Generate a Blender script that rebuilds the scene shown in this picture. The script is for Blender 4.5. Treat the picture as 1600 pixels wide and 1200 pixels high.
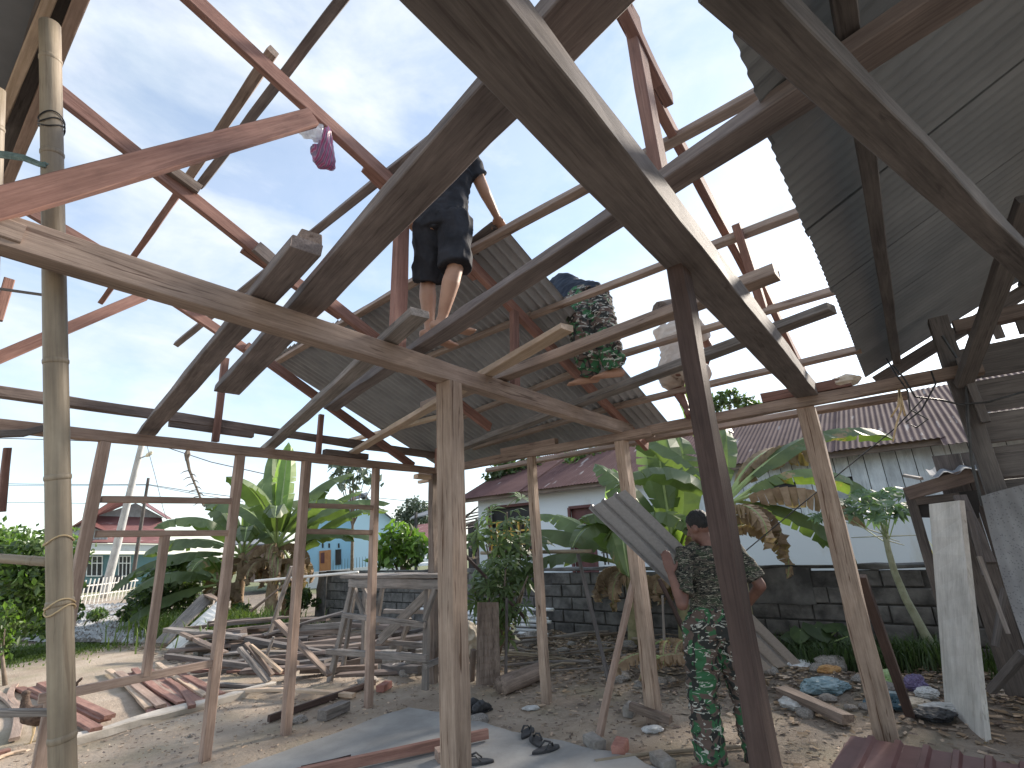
import bpy, bmesh, math, random
import numpy as np
from mathutils import Vector, Matrix, noise as mnoise
random.seed(11); rng = np.random.default_rng(11)
S = bpy.context.scene; COL = S.collection
for o in list(bpy.data.objects): bpy.data.objects.remove(o)

# ------------------------------------------------------------------ camera
YAW, PITCH, ROLL, FPX, CH = -0.91559568, 0.30967416, -0.05316271, 775.04, 1.58
_cy, _sy, _cp, _sp = math.cos(YAW), math.sin(YAW), math.cos(PITCH), math.sin(PITCH)
CF = Vector((-_sy*_cp, _cy*_cp, _sp)); _r = Vector((_cy, _sy, 0)); _u = _r.cross(CF)
CR = _r*math.cos(ROLL) + _u*math.sin(ROLL); CU = -_r*math.sin(ROLL) + _u*math.cos(ROLL)
CO = Vector((0, 0, CH))
cam = bpy.data.objects.new('camera', bpy.data.cameras.new('camera')); COL.objects.link(cam)
cam.data.sensor_width = 36; cam.data.lens = FPX/1600*36; cam.data.clip_start = .05; cam.data.clip_end = 2000
cam.matrix_world = Matrix(((CR.x, CU.x, -CF.x, CO.x), (CR.y, CU.y, -CF.y, CO.y), (CR.z, CU.z, -CF.z, CO.z), (0, 0, 0, 1)))
S.camera = cam
# photograph measurements (1600 x 1200) turned into world points on known planes
def ray(x, y): return CF + CR*((x-800)/FPX) - CU*((y-600)/FPX)
def PZ(x, y, z=0.0): d = ray(x, y); return CO + d*((z-CH)/d.z)
def PX(x, y, X): d = ray(x, y); return CO + d*(X/d.x)
def PY(x, y, Y): d = ray(x, y); return CO + d*(Y/d.y)
def PD(x, y, D): return CO + ray(x, y)*D

# ------------------------------------------------------------------ sky, sun, exposure
SUN = Vector((0.86, -0.20, 0.47)).normalized()
EL = math.asin(SUN.z); AZ = math.atan2(SUN.x, SUN.y)
W = bpy.data.worlds.new('World'); S.world = W; W.use_nodes = True
nt = W.node_tree; N = nt.nodes; Lk = nt.links; N.clear()
out = N.new('ShaderNodeOutputWorld'); bg = N.new('ShaderNodeBackground'); bg.inputs[1].default_value = 0.115
sky = N.new('ShaderNodeTexSky'); sky.sky_type = 'NISHITA'; sky.sun_disc = False
sky.sun_elevation = EL; sky.sun_rotation = AZ; sky.air_density = 1.0; sky.dust_density = 0.4; sky.ozone_density = 1.0
tc = N.new('ShaderNodeTexCoord'); mp = N.new('ShaderNodeMapping'); mp.inputs['Scale'].default_value = (1.0, 1.0, 2.2)
n1 = N.new('ShaderNodeTexNoise'); n1.inputs['Scale'].default_value = 2.3; n1.inputs['Detail'].default_value = 8; n1.inputs['Roughness'].default_value = .58
n1.inputs['Distortion'].default_value = .35
cr = N.new('ShaderNodeValToRGB'); cr.color_ramp.elements[0].position = .42; cr.color_ramp.elements[1].position = .66
cr.color_ramp.elements[0].color = (.34,)*3+(1,); cr.color_ramp.elements[1].color = (.94,)*3+(1,)
mix = N.new('ShaderNodeMix'); mix.data_type = 'RGBA'
n2 = N.new('ShaderNodeTexNoise'); n2.inputs['Scale'].default_value = 4.2; n2.inputs['Detail'].default_value = 9; n2.inputs['Roughness'].default_value = .6; n2.inputs['Distortion'].default_value = .4
c2 = N.new('ShaderNodeValToRGB'); c2.color_ramp.elements[0].position = .38; c2.color_ramp.elements[1].position = .64; c2.color_ramp.elements[0].color = (2.85, 3.2, 3.5, 1); c2.color_ramp.elements[1].color = (3.7, 3.85, 4.0, 1)
Lk.new(mp.outputs[0], n2.inputs['Vector']); Lk.new(n2.outputs['Fac'], c2.inputs[0]); Lk.new(c2.outputs[0], mix.inputs['B'])
Lk.new(tc.outputs['Generated'], mp.inputs[0]); Lk.new(mp.outputs[0], n1.inputs['Vector'])
Lk.new(n1.outputs['Fac'], cr.inputs[0]); Lk.new(cr.outputs[0], mix.inputs['Factor'])
Lk.new(sky.outputs[0], mix.inputs['A']); Lk.new(mix.outputs['Result'], bg.inputs[0]); Lk.new(bg.outputs[0], out.inputs[0])
sl = bpy.data.lights.new('sun', 'SUN'); sl.energy = 3.0; sl.angle = math.radians(8); sl.color = (1, .90, .78)
so = bpy.data.objects.new('sun', sl); COL.objects.link(so); so.rotation_euler = (-SUN).to_track_quat('-Z', 'Y').to_euler(); so.location = (20, -5, 20)
vs = S.view_settings; vs.view_transform = 'Standard'; vs.look = 'None'; vs.gamma = 1; vs.use_curve_mapping = False
vs.exposure = 1.42
S.render.engine = 'CYCLES'

# ------------------------------------------------------------------ materials
MATS = {}
def newmat(name):
    m = bpy.data.materials.new(name); m.use_nodes = True; MATS[name] = m
    nt = m.node_tree; b = nt.nodes['Principled BSDF']; return m, nt, b
def ND(nt, t, **kw):
    n = nt.nodes.new('ShaderNode'+t)
    for k, v in kw.items():
        if k in n.inputs: n.inputs[k].default_value = v
        else: setattr(n, k, v)
    return n
def ramp(nt, src, stops, interp='LINEAR'):
    r = nt.nodes.new('ShaderNodeValToRGB'); cr = r.color_ramp; cr.interpolation = interp
    while len(cr.elements) < len(stops): cr.elements.new(.5)
    for e, (p, c) in zip(cr.elements, stops):
        e.position = p; e.color = tuple(c)+(1,) if len(c) == 3 else c
    nt.links.new(src, r.inputs[0]); return r.outputs[0]
def mixc(nt, fac, a, b, mode='MIX'):
    m = nt.nodes.new('ShaderNodeMix'); m.data_type = 'RGBA'; m.blend_type = mode
    for s, v in (('Factor', fac), ('A', a), ('B', b)):
        if isinstance(v, (int, float)): m.inputs[s].default_value = v
        elif isinstance(v, tuple): m.inputs[s].default_value = v+(1,)
        else: nt.links.new(v, m.inputs[s])
    return m.outputs['Result']
def coords(nt, scale=(1, 1, 1), kind='Object', rnd=True):
    tc = nt.nodes.new('ShaderNodeTexCoord'); mp = nt.nodes.new('ShaderNodeMapping'); mp.inputs['Scale'].default_value = scale
    nt.links.new(tc.outputs[kind], mp.inputs[0])
    if rnd:
        oi = nt.nodes.new('ShaderNodeObjectInfo'); mu = ND(nt, 'Math', operation='MULTIPLY'); mu.inputs[1].default_value = 83.0
        nt.links.new(oi.outputs['Random'], mu.inputs[0]); nt.links.new(mu.outputs[0], mp.inputs['Location'])
    return mp.outputs[0]
def noise(nt, vec, scale, detail=4, rough=.55, dist=0):
    n = ND(nt, 'TexNoise', Scale=scale, Detail=detail, Roughness=rough, Distortion=dist); nt.links.new(vec, n.inputs['Vector']); return n.outputs['Fac']
def bump(nt, b, h, strength=.3, dist=.01):
    n = ND(nt, 'Bump', Strength=strength, Distance=dist); nt.links.new(h, n.inputs['Height']); nt.links.new(n.outputs[0], b.inputs['Normal'])
def wood(name, c0, c1, streak=(.05, .035, .03), amt=.5, rough=.75, vary=.25, grain=1.0):
    m, nt, b = newmat(name)
    g1 = noise(nt, coords(nt, (.9*grain, 13*grain, 13*grain)), 1.5, 6, .6, .5); g2 = noise(nt, coords(nt, (3*grain, 75*grain, 75*grain)), 1.5, 5, .65, .2)
    ad = ND(nt, 'Math', operation='ADD'); nt.links.new(g1, ad.inputs[0]); nt.links.new(g2, ad.inputs[1]); hf = ND(nt, 'Math', operation='MULTIPLY'); hf.inputs[1].default_value = .5; nt.links.new(ad.outputs[0], hf.inputs[0]); g = hf.outputs[0]
    col = ramp(nt, g, [(.36, c0), (.62, c1)])
    s = noise(nt, coords(nt, (1.6, 26, 26)), 1.2, 4, .6, .9); f = ramp(nt, s, [(.60, (0, 0, 0)), (.67, (amt,)*3)]); col = mixc(nt, f, col, streak)
    p = noise(nt, coords(nt, (1.6, 3, 3)), 1.6, 5, .65); col = mixc(nt, 1.0, col, ramp(nt, p, [(.3, (.72,)*3), (.7, (1.18,)*3)]), 'MULTIPLY')
    oi = nt.nodes.new('ShaderNodeObjectInfo'); hv = ND(nt, 'HueSaturation')
    mr = ND(nt, 'MapRange'); mr.inputs['To Min'].default_value = 1-vary; mr.inputs['To Max'].default_value = 1+vary
    nt.links.new(oi.outputs['Random'], mr.inputs[0]); nt.links.new(mr.outputs[0], hv.inputs['Value']); nt.links.new(col, hv.inputs['Color'])
    nt.links.new(hv.outputs[0], b.inputs['Base Color']); b.inputs['Roughness'].default_value = rough; b.inputs['Specular IOR Level'].default_value = .3
    bump(nt, b, g, .6, .006); return m
def plain(name, c0, c1, scale=6, rough=.7, bumpst=.2, metal=0, kind='Object', stops=(.35, .65), detail=5, bscale=None, spec=.5):
    m, nt, b = newmat(name); v = coords(nt, (1, 1, 1), kind)
    g = noise(nt, v, scale, detail, .6, .2); nt.links.new(ramp(nt, g, [(stops[0], c0), (stops[1], c1)]), b.inputs['Base Color'])
    b.inputs['Roughness'].default_value = rough; b.inputs['Metallic'].default_value = metal; b.inputs['Specular IOR Level'].default_value = spec
    if bumpst: bump(nt, b, noise(nt, v, bscale or scale*4, 4), bumpst, .01)
    return m
def leafmat(name, c0, c1, scale=5, trans=.35, dry=None, rough=.45):
    m, nt, b = newmat(name); v = coords(nt); g = noise(nt, v, scale, 4)
    col = ramp(nt, g, [(.3, c0), (.7, c1)])
    if dry: col = mixc(nt, ramp(nt, noise(nt, v, 2.3, 5, .65), [(.58, (0, 0, 0)), (.64, (1, 1, 1))]), col, dry)
    oi = nt.nodes.new('ShaderNodeObjectInfo'); hv = ND(nt, 'HueSaturation'); mr = ND(nt, 'MapRange')
    mr.inputs['To Min'].default_value = .75; mr.inputs['To Max'].default_value = 1.25
    nt.links.new(oi.outputs['Random'], mr.inputs[0]); nt.links.new(mr.outputs[0], hv.inputs['Value']); nt.links.new(col, hv.inputs['Color'])
    nt.links.new(hv.outputs[0], b.inputs['Base Color']); b.inputs['Roughness'].default_value = rough
    t = ND(nt, 'BsdfTranslucent'); nt.links.new(mixc(nt, 1.0, hv.outputs[0], (1.3, 1.5, .6), 'MULTIPLY'), t.inputs[0])
    mx = ND(nt, 'MixShader'); mx.inputs[0].default_value = trans
    nt.links.new(b.outputs[0], mx.inputs[1]); nt.links.new(t.outputs[0], mx.inputs[2]); nt.links.new(mx.outputs[0], nt.nodes['Material Output'].inputs[0]); return m
wood('wood_tan', (.215, .156, .126), (.41, .315, .256), (.10, .06, .045), .7, vary=.15)
wood('wood_post', (.27, .19, .142), (.50, .385, .305), (.12, .065, .04), .9, vary=.10)
wood('wood_red', (.20, .10, .08), (.34, .195, .155), (.12, .06, .05), .5, vary=.18)
wood('wood_pink', (.27, .185, .145), (.44, .325, .262), (.2, .12, .10), .4, vary=.12)
wood('wood_beam', (.12, .092, .082), (.24, .19, .165), (.06, .045, .04), .6, vary=.12)
wood('wood_tie', (.115, .098, .094), (.225, .195, .18), (.06, .045, .04), .5, vary=.05)
wood('wood_plank', (.12, .098, .094), (.25, .21, .195), (.06, .045, .04), .5, vary=.15)
wood('wood_grey', (.13, .115, .105), (.32, .285, .26), (.06, .05, .045), .6, vary=.2)
wood('wood_brown', (.055, .036, .032), (.115, .078, .068), (.03, .02, .018), .5, vary=.08)
wood('wood_old', (.11, .08, .066), (.30, .235, .195), (.05, .038, .034), .7, vary=.3)
wood('wood_shed', (.085, .076, .074), (.18, .16, .15), (.03, .025, .025), .5, vary=.2)
wood('wood_fresh', (.45, .33, .23), (.64, .50, .38), (.3, .18, .12), .3, vary=.1)
wood('door_white', (.60, .58, .54), (.76, .74, .70), (.30, .24, .19), .45, vary=.02, rough=.6)
wood('cladding', (.60, .65, .69), (.74, .78, .81), (.33, .34, .34), .6, vary=.07, rough=.6)
wood('bamboo', (.25, .20, .145), (.39, .325, .24), (.16, .115, .08), .5, vary=.06, rough=.5, grain=.6)
wood('pole_grey', (.40, .40, .39), (.56, .56, .55), (.3, .3, .3), .3, vary=.05)
plain('zinc', (.30, .32, .34), (.40, .42, .44), 3, .5, .05, .35)
plain('zinc_under', (.30, .305, .315), (.39, .395, .405), 3, .55, .05, .15)
plain('zinc_new', (.34, .34, .355), (.41, .41, .425), 40, .42, .02, .25)
plain('old_tin', (.17, .182, .198), (.23, .243, .26), 2, .9, .1, 0, spec=.1)
def rusty(name, c0, c1, pale):
    m, nt, b = newmat(name); v = coords(nt, (1, 1, 1)); g = noise(nt, v, 1.5, 5); col = ramp(nt, g, [(.35, c0), (.65, c1)])
    v2 = coords(nt, (1, 7, 1)); col = mixc(nt, ramp(nt, noise(nt, v2, .9, 4, .6), [(.64, (0, 0, 0)), (.70, (.7,)*3)]), col, pale)
    nt.links.new(col, b.inputs['Base Color']); b.inputs['Roughness'].default_value = .9; b.inputs['Specular IOR Level'].default_value = .15
rusty('roof_red', (.105, .058, .056), (.15, .086, .082), (.40, .36, .35))
rusty('roof_brown', (.088, .058, .057), (.125, .085, .083), (.36, .33, .32))
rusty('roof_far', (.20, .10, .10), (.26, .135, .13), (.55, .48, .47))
plain('sheet_red', (.15, .065, .062), (.23, .11, .105), 3, .38, .03, .1)
plain('block', (.055, .052, .05), (.20, .19, .18), 5, .95, .7, stops=(.32, .68), detail=8)
plain('mortar', (.035, .033, .032), (.10, .095, .09), 6, .95, .5)
plain('render_dark', (.05, .048, .047), (.16, .155, .15), 3.5, .95, .6, detail=8)
def weathered(name, c, dirt, lo=.56, scale=1.6):
    m, nt, b = newmat(name); v = coords(nt, (1, 1, .5), 'Object', False); g = noise(nt, v, scale, 7, .65)
    col = mixc(nt, ramp(nt, g, [(lo, (0, 0, 0)), (lo+.2, (.7,)*3)]), c, dirt); nt.links.new(col, b.inputs['Base Color']); b.inputs['Roughness'].default_value = .8
    bump(nt, b, noise(nt, v, 20, 4), .15, .01)
weathered('paint_white', (.76, .80, .83), (.58, .55, .46)); weathered('paint_blue_shaded', (.36, .62, .78), (.42, .55, .62), .6)  # the blue is darkened: shade of that wall is in the colour
weathered('paint_blue_lit', (.50, .71, .83), (.5, .6, .65), .6); weathered('paint_teal', (.13, .24, .26), (.2, .28, .28)); weathered('paint_pale', (.66, .68, .68), (.45, .45, .43))
plain('grey_board', (.33, .36, .38), (.48, .51, .53), 4, .8, .1); plain('frame_white', (.70, .70, .68), (.8, .8, .78), 5, .5, .05)
plain('dark', (.018, .018, .02), (.035, .033, .034), 4, .6, .1); plain('glass_dark', (.02, .025, .03), (.04, .045, .05), 2, .12, 0)
plain('maroon', (.10, .035, .035), (.16, .06, .055), 3, .6, .1); plain('yellow', (.60, .36, .06), (.72, .46, .10), 8, .5, .05); plain('door_wood', (.42, .17, .06), (.52, .24, .09), 5, .5, .05)
plain('bamboo_white', (.70, .67, .60), (.85, .82, .76), 6, .6, .1)
plain('rope', (.10, .16, .15), (.22, .30, .28), 30, .8, .3); plain('wire', (.02, .02, .022), (.05, .05, .05), 9, .5, 0)
plain('twine', (.50, .36, .20), (.70, .55, .34), 12, .8, .2)
plain('stone', (.16, .145, .13), (.38, .35, .32), 9, .9, .5); plain('brick', (.30, .13, .10), (.42, .21, .17), 12, .9, .4); plain('gravel', (.40, .41, .42), (.66, .66, .66), 3, .9, .2)
plain('concrete', (.27, .265, .255), (.39, .38, .365), 2.2, .85, .25, bscale=40); plain('curb', (.42, .375, .32), (.55, .50, .44), 6, .95, .5)
plain('rubber', (.02, .02, .022), (.045, .045, .05), 14, .55, .1); plain('pvc', (.66, .68, .70), (.8, .82, .84), 3, .4, 0)
plain('cloth_black', (.018, .019, .024), (.036, .037, .045), 9, .85, .35, bscale=25, spec=.2); plain('cloth_navy', (.018, .024, .038), (.035, .045, .065), 9, .85, .3, spec=.2)
plain('cloth_beige', (.42, .35, .30), (.55, .47, .41), 9, .85, .3, spec=.2); plain('cloth_pink', (.40, .24, .22), (.55, .36, .33), 30, .85, .3)
plain('skin', (.36, .20, .135), (.46, .27, .185), 7, .55, .12, bscale=60); plain('skin_dark', (.13, .06, .045), (.20, .10, .075), 8, .5, .12, bscale=60); plain('hair', (.008, .008, .009), (.02, .019, .019), 60, .6, .8)
plain('nail_pale', (.6, .45, .38), (.65, .5, .42), 5, .4, 0); plain('feather', (.05, .03, .022), (.13, .085, .06), 30, .8, .5); plain('feather_dark', (.01, .01, .01), (.03, .03, .035), 30, .7, .5)
plain('plastic_blue', (.13, .22, .26), (.30, .40, .44), 14, .3, .4); plain('plastic_purple', (.09, .065, .16), (.18, .14, .27), 14, .3, .4); plain('plastic_white', (.45, .45, .44), (.66, .66, .65), 14, .35, .4)
plain('plastic_green', (.2, .32, .12), (.38, .48, .22), 14, .3, .4); plain('plastic_orange', (.42, .21, .07), (.55, .34, .14), 14, .35, .2); plain('cloth_teal', (.04, .09, .12), (.12, .2, .25), 10, .8, .4); plain('sack', (.5, .42, .33), (.66, .58, .47), 12, .85, .5)
plain('car_paint', (.05, .06, .07), (.07, .08, .09), 2, .2, 0); plain('car_grey', (.33, .34, .35), (.38, .39, .4), 2, .25, 0); plain('lamp_glass', (.7, .62, .45), (.75, .7, .5), 3, .3, 0)
leafmat('banana', (.092, .13, .056), (.16, .212, .098), 3, .35); leafmat('banana_old', (.08, .125, .05), (.17, .22, .08), 3, .35, dry=(.34, .23, .13)); leafmat('banana_light', (.17, .26, .08), (.27, .37, .13), 3, .45)
leafmat('banana_dry', (.22, .15, .10), (.40, .30, .21), 9, .2, rough=.9); plain('midrib', (.22, .30, .10), (.34, .42, .18), 4, .5, .05); plain('stem_banana', (.13, .14, .06), (.34, .30, .17), 5, .7, .3, stops=(.3, .6)); plain('stem_dry', (.20, .13, .08), (.42, .31, .20), 7, .9, .5)
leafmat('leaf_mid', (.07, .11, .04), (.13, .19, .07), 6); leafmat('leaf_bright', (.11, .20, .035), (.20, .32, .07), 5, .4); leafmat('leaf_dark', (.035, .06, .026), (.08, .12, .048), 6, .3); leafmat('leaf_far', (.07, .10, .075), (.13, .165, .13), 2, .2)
leafmat('leaf_papaya', (.08, .14, .065), (.15, .23, .11), 6, .35); leafmat('grass', (.10, .15, .035), (.20, .26, .075), 3, .35); leafmat('leaf_yellow', (.45, .36, .06), (.6, .5, .12), 5, .4); plain('bark', (.13, .10, .075), (.24, .19, .15), 9, .9, .6); plain('papaya_stem', (.26, .27, .17), (.40, .41, .29), 9, .75, .5)
plain('litter', (.16, .12, .09), (.45, .37, .29), .9, .9, 0, kind='Object', stops=(.3, .7))
# camouflage
def camo(name, g, br, bk, pale, sc=(5.5, 5.5, 9)):
    m, nt, b = newmat(name); v = coords(nt, sc, 'Object', False)
    a = noise(nt, v, 1.5, 3, .5, 1.6); c = noise(nt, coords(nt, (sc[0]*1.3, sc[1]*1.3, sc[2]*.9), 'Object', False), 1.7, 2, .5, 1.8)
    col = mixc(nt, ramp(nt, a, [(0, (0, 0, 0)), (.47, (1, 1, 1))], 'CONSTANT'), g, br)
    col = mixc(nt, ramp(nt, c, [(0, (0, 0, 0)), (.53, (1, 1, 1))], 'CONSTANT'), col, bk)
    d = noise(nt, coords(nt, (sc[0]*2.0, sc[1]*2.0, sc[2]*3.4), 'Object', False), 1.3, 2, .5, 2.2)
    col = mixc(nt, ramp(nt, d, [(0, (0, 0, 0)), (.60, (1, 1, 1)), (.68, (0, 0, 0))], 'CONSTANT'), col, pale)
    nt.links.new(col, b.inputs['Base Color']); b.inputs['Roughness'].default_value = .9; b.inputs['Specular IOR Level'].default_value = .2; bump(nt, b, noise(nt, v, 3, 4), .4, .012)
camo('camo_pants', (.045, .13, .062), (.12, .088, .075), (.034, .036, .034), (.45, .45, .40), (3.6, 3.6, 4.6))
camo('camo_shirt', (.05, .062, .042), (.075, .065, .054), (.022, .024, .022), (.32, .30, .24), (6, 6, 20))
# striped plastic bag
m, nt, b = newmat('bag_stripe'); v = coords(nt, (1, 1, 1), 'Object', False); w = ND(nt, 'TexWave', Scale=17.0, Distortion=1.2, bands_direction='X'); nt.links.new(v, w.inputs[0])
nt.links.new(ramp(nt, w.outputs['Fac'], [(.0, (.32, .05, .16)), (.35, (.62, .16, .34)), (.5, (.55, .45, .55)), (.8, (.16, .16, .24))]), b.inputs['Base Color']); b.inputs['Roughness'].default_value = .35
t = ND(nt, 'BsdfTranslucent', Color=(.7, .3, .5, 1)); mx = ND(nt, 'MixShader'); mx.inputs[0].default_value = .35; nt.links.new(b.outputs[0], mx.inputs[1]); nt.links.new(t.outputs[0], mx.inputs[2]); nt.links.new(mx.outputs[0], nt.nodes['Material Output'].inputs[0])
m, nt, b = newmat('bag_clear'); b.inputs['Base Color'].default_value = (.85, .86, .88, 1); b.inputs['Roughness'].default_value = .2; t = ND(nt, 'BsdfTransparent'); mx = ND(nt, 'MixShader'); mx.inputs[0].default_value = .35; nt.links.new(b.outputs[0], mx.inputs[1]); nt.links.new(t.outputs[0], mx.inputs[2]); nt.links.new(mx.outputs[0], nt.nodes['Material Output'].inputs[0])
# curtain with small print
m, nt, b = newmat('curtain'); v = coords(nt, (1, 1, 1), 'Object', False); vo = ND(nt, 'TexVoronoi', Scale=60.0); nt.links.new(v, vo.inputs[0])
col = mixc(nt, ramp(nt, vo.outputs['Distance'], [(.18, (1, 1, 1)), (.34, (0, 0, 0))]), (.33, .33, .34), (.20, .20, .22)); nt.links.new(mixc(nt, ramp(nt, noise(nt, v, 3, 4), [(.4, (0, 0, 0)), (.7, (.6,)*3)]), col, (.12, .12, .13)), b.inputs['Base Color']); b.inputs['Roughness'].default_value = .9
# ground
m, nt, b = newmat('ground'); v = coords(nt, (1, 1, 1), 'Object', False)
g = noise(nt, v, 1.1, 8, .65); col = ramp(nt, g, [(.3, (.27, .21, .158)), (.5, (.39, .315, .245)), (.72, (.50, .42, .34))])
sp = noise(nt, v, 38, 3, .6); col = mixc(nt, ramp(nt, sp, [(.60, (0, 0, 0)), (.72, (.35,)*3)]), col, (.17, .13, .10)); sp2 = noise(nt, v, 60, 2, .6); col = mixc(nt, ramp(nt, sp2, [(.66, (0, 0, 0)), (.74, (.45,)*3)]), col, (.56, .50, .43))
at = ND(nt, 'Attribute', attribute_name='soil_shade'); col = mixc(nt, at.outputs['Fac'], col, mixc(nt, ramp(nt, noise(nt, v, 5, 6, .7), [(.3, (0, 0, 0)), (.7, (1, 1, 1))]), (.11, .088, .07), (.30, .245, .20)))  # dark organic dirt, also painted shade on the right-hand ground
ag = ND(nt, 'Attribute', attribute_name='turf'); col = mixc(nt, ag.outputs['Fac'], col, (.13, .16, .06)); nt.links.new(col, b.inputs['Base Color']); b.inputs['Roughness'].default_value = .95; bump(nt, b, noise(nt, v, 24, 6, .7), .8, .03)
# ------------------------------------------------------------------ object helpers
WM = {}
def reg(o, parent, M):
    COL.objects.link(o); WM[o.name] = M
    if parent is not None:
        o.parent = parent; o.matrix_parent_inverse = WM[parent.name].inverted()
    o.matrix_basis = M; return o
def tag(o, label=None, cat=None, group=None, kind=None):
    if label: o['label'] = label
    if cat: o['category'] = cat
    if group: o['group'] = group
    if kind: o['kind'] = kind
    return o
def empty(name, loc, label, cat, group=None):
    o = bpy.data.objects.new(name, None); o.empty_display_size = .1; reg(o, None, Matrix.Translation(Vector(loc))); return tag(o, label, cat, group)
def mesh(name, verts, faces, mats, mi=None, smooth=False):
    me = bpy.data.meshes.new(name); me.from_pydata([tuple(v) for v in verts], [], faces)
    for m in ([mats] if isinstance(mats, str) else mats): me.materials.append(MATS[m])
    if mi is not None: me.polygons.foreach_set('material_index', mi)
    if smooth: me.polygons.foreach_set('use_smooth', [True]*len(me.polygons))
    me.update(); return me
def add(name, me, parent=None, M=None): return reg(bpy.data.objects.new(name, me), parent, M or Matrix())
class MB:
    def __init__(s): s.v = []; s.f = []; s.m = []
    def quad(s, *p, m=0): i = len(s.v); s.v += [Vector(q) for q in p]; s.f.append(tuple(range(i, i+len(p)))); s.m.append(m)
    def ring_loft(s, rings, m=0, cap=True, closed=True):
        n = len(rings[0]); i0 = len(s.v)
        for r in rings: s.v += [Vector(q) for q in r]
        for k in range(len(rings)-1):
            for j in range(n if closed else n-1):
                a = i0+k*n+j; b = i0+k*n+(j+1) % n; s.f.append((a, b, b+n, a+n)); s.m.append(m)
        if cap and closed:
            s.f.append(tuple(i0+j for j in reversed(range(n)))); s.m.append(m); s.f.append(tuple(i0+(len(rings)-1)*n+j for j in range(n))); s.m.append(m)
    def box(s, c, sz, M=None, m=0):
        c = Vector(c); h = Vector(sz)/2; M = M or Matrix(); i = len(s.v)
        for dx in (-1, 1):
            for dy in (-1, 1):
                for dz in (-1, 1): s.v.append(M @ (c+Vector((dx*h.x, dy*h.y, dz*h.z))))
        for f in ((0, 1, 3, 2), (4, 6, 7, 5), (0, 4, 5, 1), (2, 3, 7, 6), (0, 2, 6, 4), (1, 5, 7, 3)): s.f.append(tuple(i+k for k in f)); s.m.append(m)
    def bar(s, p0, p1, w, h=None, up=(0, 0, 1), m=0):
        M, L = frame(p0, p1, up); s.box((L/2, 0, 0), (L, w, h or w), M, m)
    def tube(s, pts, rad, n=8, side=None, m=0, cap=True):
        s.ring_loft(rings(pts, rad, n, side), m, cap)
    def build(s, name, mats, parent=None, M=None, smooth=False, origin=None):
        v = s.v
        if origin is not None: o = Vector(origin); v = [q-o for q in v]; M = Matrix.Translation(o)
        return add(name, mesh(name, v, s.f, mats, s.m, smooth), parent, M)
def frame(p0, p1, up=(0, 0, 1)):
    p0 = Vector(p0); p1 = Vector(p1); d = p1-p0; L = d.length; x = d.normalized(); up = Vector(up)
    if abs(x.dot(up)) > .98: up = Vector((0, 1, 0)) if abs(x.y) < .9 else Vector((1, 0, 0))
    y = up.cross(x).normalized(); z = x.cross(y)
    return Matrix(((x.x, y.x, z.x, p0.x), (x.y, y.y, z.y, p0.y), (x.z, y.z, z.z, p0.z), (0, 0, 0, 1))), L
def rings(pts, rad, n=8, side=None):
    pts = [Vector(p) for p in pts]; out = []
    ref = Vector(side) if side is not None else None
    for k, p in enumerate(pts):
        a = pts[max(0, k-1)]; b = pts[min(len(pts)-1, k+1)]; d = (b-a).normalized()
        if ref is None: ref = Vector((1, 0, 0)) if abs(d.x) < .8 else Vector((0, 1, 0))
        x = (ref-d*ref.dot(d)).normalized(); y = d.cross(x)
        if side is None: ref = x
        r = rad[k] if isinstance(rad, (list, tuple)) else rad
        ra, rb = r if isinstance(r, (list, tuple)) else (r, r)
        out.append([p+x*(ra*math.cos(t))+y*(rb*math.sin(t)) for t in (2*math.pi*j/n for j in range(n))])
    return out
def nz(x, y, z=0): return mnoise.noise(Vector((x, y, z)))
def timber(name, p0, p1, w, h, mat, parent=None, up=(0, 0, 1), wob=.004, bow=0, bowy=0, ch=.004, ext=0):
    """sawn timber: chamfered section, slightly uneven along its length; local X runs with the grain"""
    p0 = Vector(p0); p1 = Vector(p1)
    if ext: d = (p1-p0).normalized(); p0 = p0-d*ext; p1 = p1+d*ext
    M, L = frame(p0, p1, up); n = max(3, int(L/.22)); sd = random.uniform(0, 99); R = []
    for k in range(n+1):
        t = k/n; x = L*t; s = math.sin(math.pi*t); oy = bowy*s; oz = bow*s; ring = []
        for j, (cy, cz) in enumerate(((-1, -1), (1, -1), (1, 1), (-1, 1))):
            jy = nz(x*1.7, sd, j*7.3)*wob*1.6+nz(x*7, sd+5, j*3.1)*wob*.7; jz = nz(x*1.7, sd+31, j*5.7)*wob*1.6+nz(x*7, sd+15, j*2.1)*wob*.7
            a = (oy+cy*(w/2-ch)+jy, oz+cz*h/2+jz); b = (oy+cy*w/2+jy, oz+cz*(h/2-ch)+jz)
            pair = (a, b) if cy*cz < 0 else (b, a)
            ring += [(x, q[0], q[1]) for q in pair]
        R.append(ring)
    R[0] = [(q[0]+random.uniform(-.003, .003), q[1], q[2]) for q in R[0]]
    mb = MB(); mb.ring_loft(R); return mb.build(name, mat, parent, M)
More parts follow.
